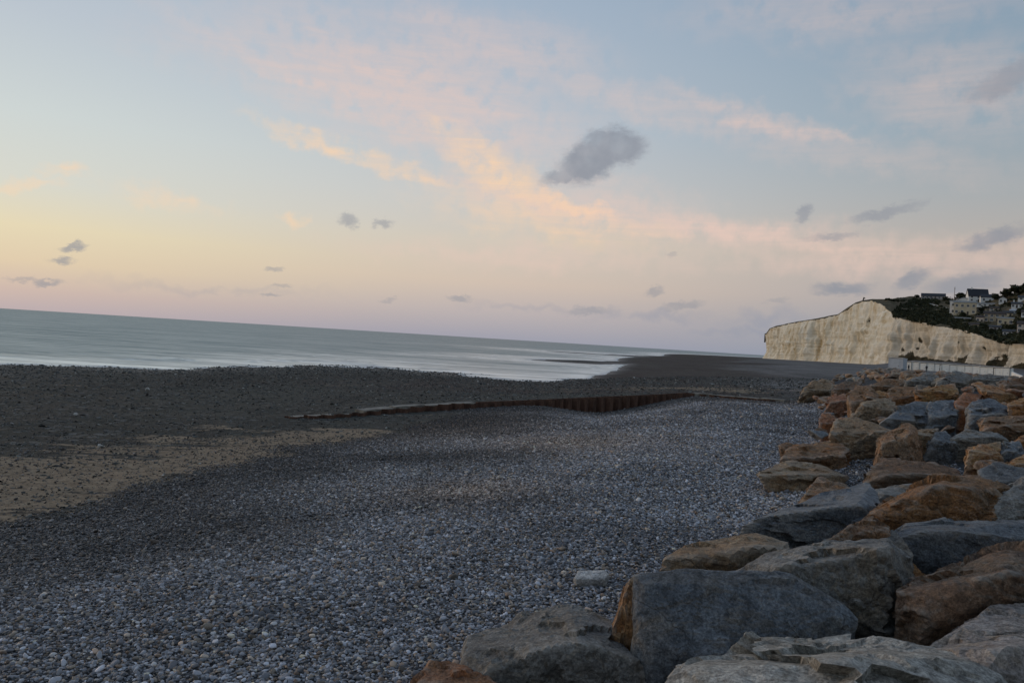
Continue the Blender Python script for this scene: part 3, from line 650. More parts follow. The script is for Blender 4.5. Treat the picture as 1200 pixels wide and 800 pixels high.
house(1136,1146,384,380,378.3, cream, brownroof, 'tiny cream cabin house near the cliff edge', wins=2)
house(1176,1190,394,388.5,386, white, slate, 'white house with slate roof closest to the cliff edge', wins=3)
def slab_wall(name, pts, h_, th, mat, label, cat):
    V_, F_ = [], []
    for k in range(len(pts)-1):
        a, b_ = np.array(pts[k], float), np.array(pts[k+1], float); d_ = (b_-a)[:2]; n_ = np.array([-d_[1], d_[0]])/np.hypot(*d_)*th/2
        q = len(V_)
        for p_ in (a, b_):
            for sg in (-1, 1):
                for zz in (-1.2, h_): V_.append((p_[0]+n_[0]*sg, p_[1]+n_[1]*sg, p_[2]+zz))
        F_ += [tuple(q+i for i in f) for f in ((0,1,5,4),(2,6,7,3),(1,3,7,5),(0,4,6,2),(0,2,3,1),(4,5,7,6))]
    o = mesh_obj(name, V_, F_, mat); return tag(o, label, cat)
slab_wall('garden_wall', [atd(x_, y_, hill_depth(x_, y_)) for x_, y_ in ((1089,356.5), (1097,358.5), (1104,360.2), (1111,362))], .75, .3, white, 'white garden wall sloping down through dark scrub', 'wall')
p = atd(1118, 353, hill_depth(1118, 353))
e = empty('mast', tuple(p), label='tall thin mast standing beside the cream villa', cat='mast'); box('pole', (-.16, .16, -.16, .16, -1, 11), greyw, e); box('crossarm', (-.7, .7, -.08, .08, 9.6, 9.8), greyw, e)
p = atd(1011, 353, ip(1011, CL_D)+3); e = empty('marker_post', tuple(p), label='leaning dark post on the highest clifftop edge', cat='post')
o = box('post', (-.35, .35, -.35, .35, -1, 3.4), bark, e); o.rotation_euler = (0, .25, 0); o = box('board', (-.2, 1.2, -.1, .1, 2.4, 3.2), bark, e); o.rotation_euler = (0, .25, 0)

# ------------------------------------------------------------------ beach cabins on the promenade
cabw = plain('white painted boards', (.88,.85,.77,1), .7, .1, .8); cabb = plain('pale blue grey boards', (.42,.45,.48,1), .7, .1, .8); cabroof = plain('cabin roof felt', (.7,.68,.63,1), .9, .15)
CABYAW = .95
def cabin(px0, px1, pyb, pyt, d_, label, mat, group):
    pxc = (px0+px1)/2; p = atd(pxc, pyb, d_); H_ = (pyb-pyt)*d_/F; W_ = (px1-px0)*d_/F/(math.cos(CABYAW)+.5*math.sin(CABYAW)); h2 = W_/2
    e = empty('beach_cabin', tuple(p), -CABYAW, label=label, cat='cabin', group=group)
    box('wall', (-h2, h2, 0, 2.2, -1.0, H_-.22), mat, e)
    V_, F_ = boxes([(-h2-.02, h2+.02, -.3, 2.4, H_-.2, H_-.06)]); V_ = [(x_, y_, z_+(.12 if y_ < 0 else -.1)) for x_, y_, z_ in V_]
    mesh_obj('roof', V_, F_, cabroof, e)
    dr = box('door', (-h2*.55, h2*.55, -.05, .03, .05, H_*.80), mat, e); box('handle', (h2*.35, h2*.45, -.1, -.05, .95, 1.1), doorm, dr)
    box('corner_post', (-h2, -h2+.12, -.07, 0, -1, H_-.25), mat, e); box('corner_post', (h2-.12, h2, -.07, 0, -1, H_-.25), mat, e)
cabin(1040.5,1058,432.5,418.8,235,'large pale blue grey cabin standing at the end of the white cabin row', cabb, None)
xs = np.linspace(1059, 1183, 15)
for k in range(14):
    x_ = xs[k]; yb = 433+(x_-1059)*.062; cabin(x_+.45, xs[k+1]-.45, yb+1, 423.4+(x_-1059)*.064-(.4 if k % 4 == 1 else 0), 238-(x_-1059)*.19,
        ['white beach cabin next to the blue grey cabin', 'white wooden beach cabin in the row below the chalk cliff', 'white beach cabin at the white sea wall end of the row'][0 if k == 0 else 2 if k == 13 else 1], cabw, 'white beach cabins')
slab_wall('sea_wall', [atd(1186,442,212), atd(1192,445,198), atd(1204,451,165), atd(1260,472,120)], 1.5, .4, white, 'low white sea wall leading away from the cabin row', 'wall')
polem = plain('dark painted steel', (.03,.03,.035,1), .5)
for x_, d_, lb in ((1101,218,'slim lamp post near the middle of the cabins'), (1164,205,'slim lamp post rising before the last cabins'), (1183,190,'slim lamp post at the start of the white sea wall')):
    p = atd(x_, 437+(x_-1100)*.062, d_); e = empty('lamp_post', tuple(p), label=lb, cat='lamp post', group='promenade lamp posts')
    box('pole', (-.06, .06, -.06, .06, -2, 2.2), polem, e); box('lamp_head', (-.1, .35, -.09, .09, 2.2, 2.32), polem, e)
def person(px, d_, yb, label, ang):
    p = atd(px, yb, d_)
    me = bpy.data.meshes.new('person'); J = [(0,0,.92),(0,0,1.2),(0,0,1.45),(0,0,1.56),(0,.02,1.70),(-.1,0,.88),(-.12,.04,.48),(-.12,0,.06),(-.12,-.1,.04),(.1,0,.88),(.12,-.06,.48),(.14,.02,.06),(.14,-.08,.04),
        (-.2,0,1.42),(-.26,.03,1.14),(-.25,-.06,.9),(.2,0,1.42),(.26,.03,1.14),(.25,-.06,.9)]
    E = [(0,1),(1,2),(2,3),(3,4),(0,5),(5,6),(6,7),(7,8),(0,9),(9,10),(10,11),(11,12),(2,13),(13,14),(14,15),(2,16),(16,17),(17,18)]
    rad = [.16,.15,.16,.06,.105,.1,.07,.05,.04,.1,.07,.05,.04,.08,.055,.04,.08,.055,.04]
    me.from_pydata(J, E, []); o = link('person', me, polem); o.modifiers.new('skin', 'SKIN'); ss = o.modifiers.new('sub', 'SUBSURF'); ss.levels = 1; ss.render_levels = 1
    for vv, r_ in zip(me.skin_vertices[0].data, rad): vv.radius = (r_, r_)
    me.skin_vertices[0].data[0].use_root = True
    o.location = p; o.rotation_euler = (0, 0, ang); tag(o, label, 'person', 'people by the cabins')
person(1064.5, 215, 434.5, 'person in dark clothes standing close to the blue grey cabin', .4)
person(1085.5, 212, 435.5, 'person in dark bulky coat standing by the white cabins', -.5)

# ------------------------------------------------------------------ steel sheet pile groyne
rustm, t = new_mat('rusty steel'); co = t.node('ShaderNodeNewGeometry').outputs['Position']; oi = t.node('ShaderNodeObjectInfo')
rc = t.mix(t.smooth(t.noise(t.mapping(co, scale=(2, 2, .6)), 1.0, 6, .7), .3, .7), (.055,.03,.022,1), (.15,.082,.055,1))
rc = t.mix(t.math('MULTIPLY', t.smooth(t.noise(co, 4, 5, .7), .55, .7), .6), rc, (.03,.02,.018,1))
finish(t, rc, .9, t.noise(co, 18, 4), .4, .02, .2)
conc = plain('weathered concrete', (.24,.22,.185,1), .9, .55, 1.6)
ge = empty('sheet_pile_groyne', tuple(GR[5]), label='rusty corrugated steel groyne half buried across the shingle beach', cat='groyne')
seg = np.linalg.norm(np.diff(GR[:, :2], axis=0), axis=1); cum = np.r_[0, np.cumsum(seg)]
def gpos(s_): return np.array([np.interp(s_, cum, GR[:, k]) for k in range(3)])
PER = 1.12; prof = [(-.56,.2), (-.36,.2), (-.22,-.2), (.22,-.2), (.36,.2), (.56,.2)]
V_ = []; F_ = []
for off in (0, .028):
    for zz in (-3.2, 0): V_ += [(a, b_+off, zz) for a, b_ in prof]
n6 = 6
for k in range(5):
    F_ += [(k, k+1, 6+k+1, 6+k), (12+k+1, 12+k, 18+k, 18+k+1), (6+k, 6+k+1, 18+k+1, 18+k)]
pm = bpy.data.meshes.new('sheet_pile'); pm.from_pydata(V_, [], F_); pm.materials.append(rustm); pm.update()
s_ = cum[1]*.55
while s_ < cum[-1]-.3:
    a, b_ = gpos(s_-PER/2), gpos(s_+PER/2); p = gpos(s_); ang = math.atan2(b_[1]-a[1], b_[0]-a[0])
    o = bpy.data.objects.new('sheet_pile', pm); COL.objects.link(o); o.parent = ge
    o.location = tuple(p-GR[5]+np.array([0, 0, random.uniform(-.05, .04)])); o.rotation_euler = (0, random.uniform(-.012, .012), ang); s_ += PER
def capbeam(s0, s1, w0, w1, th, name, mat):
    ss_ = np.arange(s0, s1, 2.4)
    for k in range(len(ss_)):                                            # cast in lengths
        e0, e1 = ss_[k]+.02, min(ss_[k]+2.38, s1); a, b_ = gpos(e0), gpos(e1); d_ = (b_-a)[:2]; d_ /= np.hypot(*d_); n_ = np.array([-d_[1], d_[0]])
        Vq = []; jz = random.uniform(-.07, .03)+(-.16 if k < 2 and s0 < 8 else 0); jw = random.uniform(-.25, .1)
        for p_ in (a, b_):
            for ww in (w0, w1+jw*(w1 > .6)):
                for zz in (-th, .05): Vq.append((p_[0]+n_[0]*ww-GR[5][0], p_[1]+n_[1]*ww-GR[5][1], p_[2]+zz+jz*(w1 > .6)-GR[5][2]))
        mesh_obj(name, Vq, [(0,1,5,4),(2,6,7,3),(1,3,7,5),(0,4,6,2),(0,2,3,1),(4,5,7,6)], mat, ge)
capbeam(cum[1]*.55, cum[3]+1.5, .26, 1.25, .45, 'concrete_cap', conc)
capbeam(cum[7]-.5, cum[-1], .26, 1.35, .4, 'concrete_cap', conc)
capbeam(cum[3]+1.6, cum[7]-.6, .24, .36, .22, 'steel_waling', rustm)

# ------------------------------------------------------------------ boulders of the rock armour
def ico(n):
    bm = bmesh.new(); bmesh.ops.create_icosphere(bm, subdivisions=n, radius=1); bm.verts.ensure_lookup_table()
    Vv = np.array([q.co[:] for q in bm.verts]); Fc = np.array([[q.index for q in f.verts] for f in bm.faces]); bm.free(); return Vv, Fc
ICO = {n: ico(n) for n in (3, 4, 5, 6)}
def hull_planes(P):
    bm = bmesh.new(); [bm.verts.new(tuple(q)) for q in P]; bmesh.ops.convex_hull(bm, input=bm.verts)
    bmesh.ops.recalc_face_normals(bm, faces=bm.faces); N = []; D = []
    for f in bm.faces:
        n_ = f.normal
        if n_.length < .5: continue
        N.append(n_[:]); D.append(n_.dot(f.verts[0].co))
    bm.free(); N = np.array(N); D = np.array(D)
    s_ = np.where((D < 0), -1, 1); return N*s_[:, None], D*s_
rock_n = 0
def rock_mesh(P, lod, seed, rough=1.0, chips=7, sharp=150):
    c0 = P.mean(0); P = P-c0; ext = (P.max(0)-P.min(0))/2; c1 = (P.max(0)+P.min(0))/2; c0 = c0+c1*.5; P = P-c1*.5
    rs_ = np.random.default_rng(seed); S = P/ext; N, D = hull_planes(S)
    ok = D > .05; N, D = N[ok], D[ok]
    for _ in range(chips):                                               # broken-off corners
        n_ = rs_.normal(size=3); n_ /= np.linalg.norm(n_); sup = (S @ n_).max(); N = np.vstack([N, n_]); D = np.r_[D, sup*rs_.uniform(.82, .98)]
    dv, Fc = ICO[lod]; q = np.maximum(dv @ N.T/D, 1e-4); r_ = (q**sharp).sum(1)**(-1/sharp)
    Vv = dv*r_[:, None]*ext; size = float(np.mean(ext))
    nn = Vv/np.linalg.norm(Vv, axis=1)[:, None]; o = seed*3.7
    am = size*rough
    h_ = fbm(Vv/size*1.3+o, 3)*.010*am+fbm(Vv/size*6+o, 5)*.014*am
    K = 46; sd_ = rs_.normal(size=(K, 3)); sd_ /= np.linalg.norm(sd_, axis=1)[:, None]; gd = rs_.normal(size=(K, 3))*.15; of = rs_.normal(size=K)*.024
    dw = dv+np.c_[fbm(dv*3+o, 3), fbm(dv*3+o+9, 3), fbm(dv*3+o+21, 3)]*.16
    near_ = np.argmax(dw @ sd_.T, axis=1); h_ += (((dv-sd_[near_])*gd[near_]).sum(1)+of[near_])*am*.8        # broken plates
    lay = Vv @ (np.array([.25, .2, .95])/1.0)/size*5+fbm(Vv/size*2+o, 2)*.8
    h_ += (sstep(.35, .5, lay % 1)-.5)*.014*am
    rid = 1-np.abs(fbm(Vv/size*2.2+o+40, 3)); h_ -= sstep(.96, 1.0, rid)*.022*am
    if lod >= 5: h_ += fbm(Vv/.06+o, 3)*.0065
    return Vv+nn*h_[:, None], Fc, c0
def rock(name, outline, mat, label, ridge=(), tilt=.5, thick=.8, lod=5, rough=1.0, push=0, dep=None, lift=.35, group='rock armour boulders', cat='boulder', drop=.8, chips=6, sharp=300):
    global rock_n; rock_n += 1
    O = np.array(outline, float); c_ = (O.min(0)+O.max(0))/2; O = c_+(O-c_)*np.array([1.06, 1.05]); yb, yt = O[:, 1].max(), O[:, 1].min()
    d0 = dep or hit(c_[0], c_[1]*.4+yb*.6, lift)[0]; d0 += push
    s_ = d0/F; hgt_ = (yb-yt)*s_; wid = (O[:, 0].max()-O[:, 0].min())*s_; T = thick*(.5*wid+.5*hgt_)
    P = []; rs_ = np.random.default_rng(rock_n+77)
    fr_ = rs_.uniform(.38, .62); sl_ = rs_.uniform(-.22, .22); auto = not len(ridge); two = auto or tilt > .35
    if not auto: fr_ = min(.8, max(.25, float(np.mean([(yb-q[1])/(yb-yt) for q in ridge]))))
    def prof_(f): return d0+tilt*hgt_*(-.12 if f < fr_ else -.12+(f-fr_)/(1-fr_)*1.5) if two else d0+(f-.4)*tilt*hgt_*1.6
    for x_, y_ in O:
        f = (yb-y_)/max(yb-yt, 1); dd = prof_(f)
        P.append(atd(x_, y_, dd)); q = c_+(np.array([x_, y_])-c_)*.93; P.append(atd(q[0], q[1], dd+T*.75))
        if f < .5: P.append(P[-2]+np.array([0, .25*T, -drop*min(hgt_, 1.0)])); 
    if auto:                                                            # crease between the upright front and the top
        for gx in (.04, .5, .96):
            f = fr_+sl_*(gx-.5); yy = yb-f*(yb-yt); xsx = []
            for a in range(len(O)):
                (x0, y0), (x1, y1) = O[a], O[a-1]
                if (y0 > yy) != (y1 > yy): xsx.append(x0+(x1-x0)*(yy-y0)/(y1-y0))
            if len(xsx) >= 2: P.append(atd(min(xsx)+(max(xsx)-min(xsx))*gx, yy, d0-tilt*hgt_*.12-.10*min(wid, hgt_)*(1 if gx == .5 else .4)))
    for x_, y_, k in ridge:
        f = (yb-y_)/max(yb-yt, 1); P.append(atd(x_, y_, (d0-.12*tilt*hgt_-k*.55) if two else prof_(f)-k))
    Vv, Fc, c0 = rock_mesh(np.array(P), lod, rock_n, rough, chips, sharp)
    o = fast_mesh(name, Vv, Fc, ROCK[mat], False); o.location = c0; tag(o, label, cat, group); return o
B = 'boulder'
ROCK['white'] = rock_mat('chalk stone', (.5,.49,.47,1), (.62,.61,.58,1), (.45,.40,.36,1), .1)
# foreground
rock(B, [(552,762),(558,750),(624,720),(663,711),(684,715),(717,735),(747,774),(762,815),(755,850),(600,850),(548,800)], 'grey', 'grey brown boulder with rusty flank lying alone on the shingle beside the dark slab',
     [(556,792,.28),(642,757,.33),(676,750,.3),(700,790,.25)], tilt=.9, dep=8.6, lod=6)
rock(B, [(484,803),(507,776),(528,779),(572,791),(590,815),(570,850),(500,850)], 'rust', 'reddish brown rock peeping up before the grey brown boulder', dep=8.0, tilt=.6)
rock(B, [(718,735),(734,684),(744,676),(752,686),(756,770),(742,772)], 'ochre', 'narrow bright orange wedge of rock against the end of the dark slab', dep=9.1, tilt=.2, thick=1.2)
rock(B, [(750,738),(786,738),(788,790),(755,800)], 'dbrown', 'small dark brown block under the lower corner of the dark slab', dep=8.75, tilt=.1, thick=1.0, chips=3)
rock(B, [(749,676),(806,669),(850,670),(905,673),(926,675),(984,712),(998,725),(995,742),(930,764),(864,778),(800,796),(784,785),(753,742)], 'blue', 'large smooth dark blue grey slab facing the beach',
     [(756,684,.12),(900,684,.16),(930,686,.15),(980,722,.14),(800,780,.1),(880,764,.12),(765,740,.08)], tilt=.35, dep=8.45, thick=.45, lod=6, rough=.4, chips=1, sharp=400)
rock(B, [(856,672),(903,651),(969,636),(1020,628),(1038,626),(1050,650),(1062,655),(1062,748),(1040,750),(1000,735),(930,700)], 'grey', 'big fractured grey boulder behind the dark slab',
     [(1038,640,.2),(1044,690,.25),(1040,740,.3),(960,690,.15),(900,668,.1)], tilt=.7, dep=9.3, thick=.6, lod=6, rough=.9)
rock(B, [(964,640),(996,616),(1020,607),(1040,618),(1046,634),(1020,650),(980,650)], 'dbrown', 'dark arched rock crowning the big fractured grey boulder', dep=10.3, tilt=.3)
rock(B, [(773,674),(783,655),(800,642),(840,637),(882,625),(922,637),(920,646),(858,672),(830,690),(780,690)], 'tan', 'low brownish rock lying behind the dark slab on the shingle', [(820,655,.2),(890,640,.2)], tilt=1.3, dep=10.9)
rock(B, [(872,616),(890,606),(945,599),(962,597),(993,572),(1016,565),(1020,589),(1029,594),(1018,609),(979,628),(925,640),(892,630)], 'blue', 'broad flat blue grey slab sloping down into the pebbles', [(960,606,.1),(1005,590,.12)], tilt=2.3, dep=13.2, thick=.4, lod=6, rough=.6, chips=3)
rock(B, [(890,557),(911,545),(936,542),(962,546),(975,556),(992,559),(960,570),(945,578),(922,571)], 'tan', 'pale tan flat boulder lying out on the pebbles', [(935,556,.2),(960,556,.15)], tilt=1.2, lift=.1)
rock(B, [(937,590),(948,574),(959,559),(987,567),(996,573),(970,592),(953,598)], 'brown', 'small brown rock between the pale tan boulder and the flat slab', tilt=1.3, dep=15.2)
rock(B, [(917,536),(928,526),(970,518),(983,515),(991,530),(991,556),(973,555),(965,546),(931,543)], 'brown', 'brown wedge shaped boulder with overhanging lower face', [(930,537,.3),(975,533,.4),(990,532,.3)], tilt=1.1, lift=.15)
rock(B, [(1027,543),(1031,515),(1044,505),(1064,500),(1072,506),(1081,536),(1080,550),(1030,552)], 'brown', 'upright brown block with flat slanting top', [(1033,520,.35),(1068,510,.4),(1034,542,.4),(1076,540,.4)], tilt=.5, lod=6)
rock(B, [(1012,568),(1019,552),(1036,541),(1064,539),(1123,549),(1124,557),(1078,567),(1044,572),(1021,574)], 'dbrown', 'long low dark brown rock in front of the upright block', [(1040,556,.3),(1090,556,.3)], tilt=1.2)
rock(B, [(1018,574),(1058,569),(1090,564),(1070,590),(1041,596),(1022,597)], 'grey', 'flat grey rock tucked between the slab and the brown pyramid', tilt=1.8)
rock(B, [(1014,606),(1040,590),(1092,562),(1106,558),(1149,557),(1176,577),(1168,600),(1166,622),(1053,622),(1036,620)], 'brown', 'large brown pyramid shaped boulder with sharp ridge',
     [(1097,566,.45),(1060,600,.5),(1050,616,.4),(1140,570,.35),(1150,612,.5)], tilt=.9, lod=6, dep=12.6)
rock(B, [(1147,552),(1169,542),(1215,553),(1215,573),(1177,580),(1160,571)], 'blue', 'blue slate rock propped on the brown pyramid boulder', tilt=.7, dep=14.6)
rock(B, [(1161,602),(1174,580),(1205,562),(1260,570),(1260,620),(1166,620)], 'grey', 'rounded grey boulder beside the brown pyramid boulder', tilt=.6, dep=12.4)
rock(B, [(1042,637),(1065,614),(1130,612),(1230,609),(1280,640),(1240,655),(1128,670),(1089,682),(1072,676),(1056,650)], 'blue', 'massive blue grey block with pale streak above the dark brown boulder', [(1075,622,.2),(1150,620,.25),(1090,665,.15),(1180,645,.25)], tilt=.6, dep=10.4, lod=6, rough=.6, chips=4)
rock(B, [(1052,665),(1068,660),(1090,680),(1085,700),(1054,695)], 'ochre', 'ochre rock glimpsed in the gap under the massive block', dep=10.0, tilt=.3)
rock(B, [(1058,691),(1100,676),(1140,660),(1179,646),(1205,645),(1280,660),(1280,700),(1200,715),(1128,742),(1095,750),(1072,750)], 'dbrown', 'big dark brown rough boulder below the massive blue block', [(1075,700,.3),(1180,665,.35),(1160,700,.4),(1085,735,.3)], tilt=.6, dep=8.6, lod=6, rough=1.1)
rock(B, [(1094,756),(1131,735),(1164,711),(1205,711),(1280,730),(1280,780),(1140,775)], 'pink', 'smooth pinkish grey rock wedged under the dark brown boulder', tilt=.8, dep=7.6, lod=6, rough=.6)
rock(B, [(1098,764),(1140,747),(1205,739),(1290,745),(1330,850),(1200,880),(1120,850)], 'pink', 'pale pinkish boulder next to the whitish boulder by the promenade', [(1190,762,.2),(1160,800,.3)], tilt=.8, dep=6.7, lod=6, rough=.8)
rock(B, [(795,796),(810,781),(828,774),(870,776),(894,763),(939,768),(984,751),(1032,745),(1062,749),(1086,759),(1104,771),(1134,784),(1170,800),(1185,860),(1100,930),(860,930),(780,860)], 'pale', 'whitish lichen speckled boulder nearest the promenade',
     [(850,800,.22),(930,790,.25),(1020,775,.3),(1090,800,.3),(980,840,.45)], tilt=1.0, dep=6.1, lod=6, rough=1.3, sharp=150, chips=12)
rock(B, [(1055,700),(1066,694),(1074,745),(1060,760)], 'dbrown', 'dark sliver of rock in the black gap beside the grey boulder', dep=9.6, tilt=.2)
# middle distance
M_ = [([(936,466),(943,454),(963,445),(979,449),(974,457),(950,466)], 'tan', 'tan boulder farthest out where the shingle meets the groyne end'),
 ([(968,476),(972,466),(989,461),(995,472),(987,482),(978,484)], 'rust', 'rust red stubby rock at the shingle edge'),
 ([(993,464),(1005,454),(1018,452),(1029,462),(1026,472),(1011,476),(998,488)], 'brown', 'brown boulder behind the rust red stubby rock'),
 ([(1000,487),(1010,472),(1037,466),(1047,472),(1047,480),(1021,490),(1015,493)], 'tan', 'rounded light tan boulder in the middle of the armour'),
 ([(960,494),(964,485),(977,486),(982,498),(974,507),(965,505)], 'rust', 'small rusty rock sitting on the shingle edge'),
 ([(974,507),(982,493),(1002,491),(1039,502),(1046,507),(1031,516),(1013,522),(1011,529),(989,529),(978,513)], 'tan', 'yellowish tan boulder beside the brown wedge'),
 ([(1041,460),(1046,454),(1072,455),(1073,473),(1050,477),(1043,470)], 'brown', 'squarish brown block behind the light tan boulder'),
 ([(1072,458),(1086,457),(1119,450),(1121,464),(1090,471),(1075,471)], 'ochre', 'long ochre boulder next to the squarish brown block'),
 ([(1034,495),(1050,484),(1070,471),(1090,471),(1094,503),(1070,508),(1041,506)], 'blue', 'dark blue leaning slab under the long ochre boulder'),
 ([(1087,474),(1095,471),(1120,468),(1122,489),(1105,501),(1096,502),(1089,488)], 'blue', 'light blue grey block with flat upright face'),
 ([(1053,499),(1063,486),(1071,495),(1072,504),(1058,506)], 'tan', 'small pointed tan rock in front of the leaning slab'),
 ([(1119,472),(1128,463),(1151,463),(1140,476),(1137,496),(1123,492)], 'rust', 'dark red brown rock between two blue grey blocks'),
 ([(1135,478),(1141,472),(1164,468),(1191,484),(1175,494),(1153,502),(1136,507)], 'blue', 'blue grey boulder with pale broken end'),
 ([(1150,490),(1174,494),(1205,486),(1210,502),(1190,508),(1156,506)], 'brown', 'brown rock under the pale ended blue boulder'),
 ([(1144,451),(1164,452),(1190,460),(1195,474),(1174,473),(1151,460)], 'ochre', 'ochre boulder high on the crest of the armour'),
 ([(1181,475),(1200,465),(1215,470),(1215,488),(1190,484)], 'ochre', 'ochre boulder with pale top edge close to the crest'),
 ([(1115,514),(1133,505),(1161,506),(1179,516),(1157,524),(1125,524)], 'grey', 'flat mottled grey rock below the blue grey blocks'),
 ([(1133,545),(1136,524),(1151,522),(1172,517),(1176,538),(1151,547),(1136,552)], 'ochre', 'bright orange block above the blue slate rock'),
 ([(1173,520),(1195,517),(1201,531),(1181,544),(1175,540)], 'blue', 'dark slate block touching the bright orange block'),
 ([(1069,506),(1080,503),(1100,502),(1090,520),(1073,518)], 'tan', 'tan wedge leaning on the upright brown block'),
 ([(1084,530),(1096,508),(1108,504),(1122,524),(1110,532)], 'blue', 'dark slate rock behind the upright brown block'),
 ([(1175,546),(1205,531),(1215,540),(1215,560),(1187,553)], 'ochre', 'ochre rock next to the dark slate block'),
 ([(1188,517),(1205,508),(1215,514),(1210,526),(1195,522)], 'ochre', 'small orange rock above the dark slate block'),
 ([(976,455),(990,447),(1010,447),(1004,455),(985,462)], 'dbrown', 'purplish brown rock beside the farthest tan boulder'),
 ([(1020,452),(1040,444),(1062,446),(1050,455),(1030,458)], 'brown', 'brown rock lying behind the squarish brown block'),
 ([(1062,447),(1085,438),(1100,441),(1088,452),(1070,455)], 'grey', 'purplish grey rock above the long ochre boulder'),
 ([(1098,448),(1120,436),(1140,440),(1130,452),(1105,456)], 'grey', 'large grey boulder on the armour crest below the cabins'),
 ([(1135,444),(1160,438),(1180,444),(1170,452),(1145,452)], 'grey', 'flat grey crest boulder next to the high ochre boulder'),
 ([(1175,448),(1200,442),(1215,450),(1210,462),(1185,460)], 'dbrown', 'dark purple brown crest boulder by the white sea wall'),
 ([(1192,560),(1215,545),(1230,560),(1225,580),(1200,578)], 'blue', 'blue slate fragment by the ochre rock'),
 ([(1010,462),(1030,458),(1044,462),(1040,470),(1018,472)], 'ochre', 'ochre rock squeezed behind the rounded tan boulder')]
for k, (o_, m_, l_) in enumerate(M_):
    wpx = max(q[0] for q in o_)-min(q[0] for q in o_); rock(B, o_, m_, l_, tilt=.9, lod=5, chips=4, lift=.55)
# boulders that fill the armour between and beyond these
MADE = [(o.location.x, o.location.y, max(o.dimensions.x, o.dimensions.y)/2) for o in COL.objects if o.name.startswith('boulder')]
fill = 0; tries = 0; FM = {'dbrown': 'dark brown', 'rust': 'reddish', 'blue': 'blue grey'}
FK = ['brown', 'brown', 'ochre', 'grey', 'blue', 'tan', 'dbrown', 'dbrown', 'dbrown', 'rust']
def free_rock(x_, y_, sz, mat, label, sink=.25, lod=4, group='packed armour boulders', name=B, cat='boulder'):
    global rock_n; rock_n += 1; rs_ = np.random.default_rng(rock_n+500)
    P = rs_.normal(size=(11, 3)); P /= np.linalg.norm(P, axis=1)[:, None]; P *= np.array([rs_.uniform(.8, 1.2), rs_.uniform(.6, .9), rs_.uniform(.45, .7)])*sz/2*1.1
    a = rs_.uniform(0, 6.3); b_ = rs_.uniform(-.3, .3); Rm = np.array(Matrix.Rotation(a, 3, 'Z') @ Matrix.Rotation(b_, 3, 'X')); P = P @ Rm.T
    Vv, Fc, c0 = rock_mesh(P, lod, rock_n, 1.0, 6); o = fast_mesh(name, Vv, Fc, ROCK[mat], False); z_ = g1(x_, y_)
    o.location = (x_+c0[0], y_+c0[1], z_+c0[2]+sz*sink); tag(o, label, cat, group); return o
placed = []
while fill < 205 and tries < 9000:
    tries += 1; y_ = 4+130*rng.random()**1.25; k = np.interp(y_, TOE[:, 1], TOE[:, 0]); x_ = k+rng.uniform(.3, 13+y_*.16)
    if x_ > y_*.69+1: continue
    sz = rng.uniform(1.1, 2.1); s0 = float(poly_side(TOE, np.array([x_]), np.array([y_]))[0][0])
    if s0 < .5 or (s0 < 6.0 and y_ < 3.5) or x_*x_+y_*y_ < 20: continue
    if y_ < 60 and any((x_-a)**2+(y_-b_)**2 < (c_*.42+sz*.12)**2 for a, b_, c_ in MADE): continue
    if any((x_-a)**2+(y_-b_)**2 < ((c_+sz)*.36)**2 for a, b_, c_ in placed): continue
    if y_ < 9.5: continue
    near_ = y_ < 48; mt = FK[int(rng.integers(len(FK)))]
    lab = ('large ' if sz > 1.75 else 'small ' if sz < 1.4 else 'middling ')+FM.get(mt, mt)+' boulder '+(
        ('half buried in pebbles at the foot of the armour' if s0 < 3 else 'packed low between larger rocks of the armour' if s0 < 8 else 'on the landward side of the larger rocks') if near_ else
        ('along the pebble edge of the far armour heap' if s0 < 4 else 'in the middle of the far armour heap' if s0 < 10 else 'near the far crest of the armour below the white cabins'))
    free_rock(x_, y_, sz*(.95 if near_ else .92), mt, lab, (-.3 if y_ < 16 else -.16) if near_ else .2, 4 if y_ < 45 else 3, 'packed armour boulders' if near_ else 'far armour boulders'); placed.append((x_, y_, sz)); fill += 1
print('fill', fill, tries)
k = 0; CH = {'brown': 'broken brown chunk', 'dbrown': 'broken dark brown chunk', 'ochre': 'broken orange chunk', 'blue': 'broken slate blue chunk', 'rust': 'broken reddish chunk'}
while k < 95:                                                            # smaller broken pieces lodged on top and in the gaps
    y_ = 17+60*rng.random(); x_ = np.interp(y_, TOE[:, 1], TOE[:, 0])+rng.uniform(.2, 11+y_*.1)
    if x_ > y_*.67: continue
    s0 = float(poly_side(TOE, np.array([x_]), np.array([y_]))[0][0]); mt = ['brown', 'dbrown', 'ochre', 'blue', 'rust', 'dbrown'][k % 6]
    free_rock(x_, y_, rng.uniform(.5, 1.05), mt, CH[mt]+(' lodged at the pebble edge of the armour' if s0 < 3 else ' lodged between armour boulders partway up' if s0 < 7 else ' lodged among the topmost armour boulders'), .42+.25*rng.random(), 4 if y_ < 35 else 3, 'broken chunks in the armour', 'rock_chunk', 'rock'); k += 1
# loose pale lumps on the shingle
rock('chalk_lump', [(674,676),(678,669),(690,671),(708,668),(714,675),(708,682),(690,684),(678,685)], 'white', 'pale pinkish lump of chalk lying on the pebbles near the dark slab', tilt=.8, lift=.05, lod=4, group=None, cat='stone', chips=2, rough=.6)
for px_, py_, s_, lb in ((117,524,.4,'white chalk stone lying beyond the sand patch'), (173,457,.5,'white chalk stone on the dark foreshore near the waterline'), (743,443,.5,'white stone on the dark flat beyond the groyne'), (452,549,.22,'single white flint among the grey pebbles'),
                          (586,559,.22,'roundish pale stone on the pebble slope'), (88,486,.35,'pale stone on the dark foreshore before the sand patch')):
    d_, p_ = hit(px_, py_, .05); free_rock(p_[0], p_[1], s_, 'white', lb, .25, 3, 'loose pale stones', 'pale_stone', 'stone')

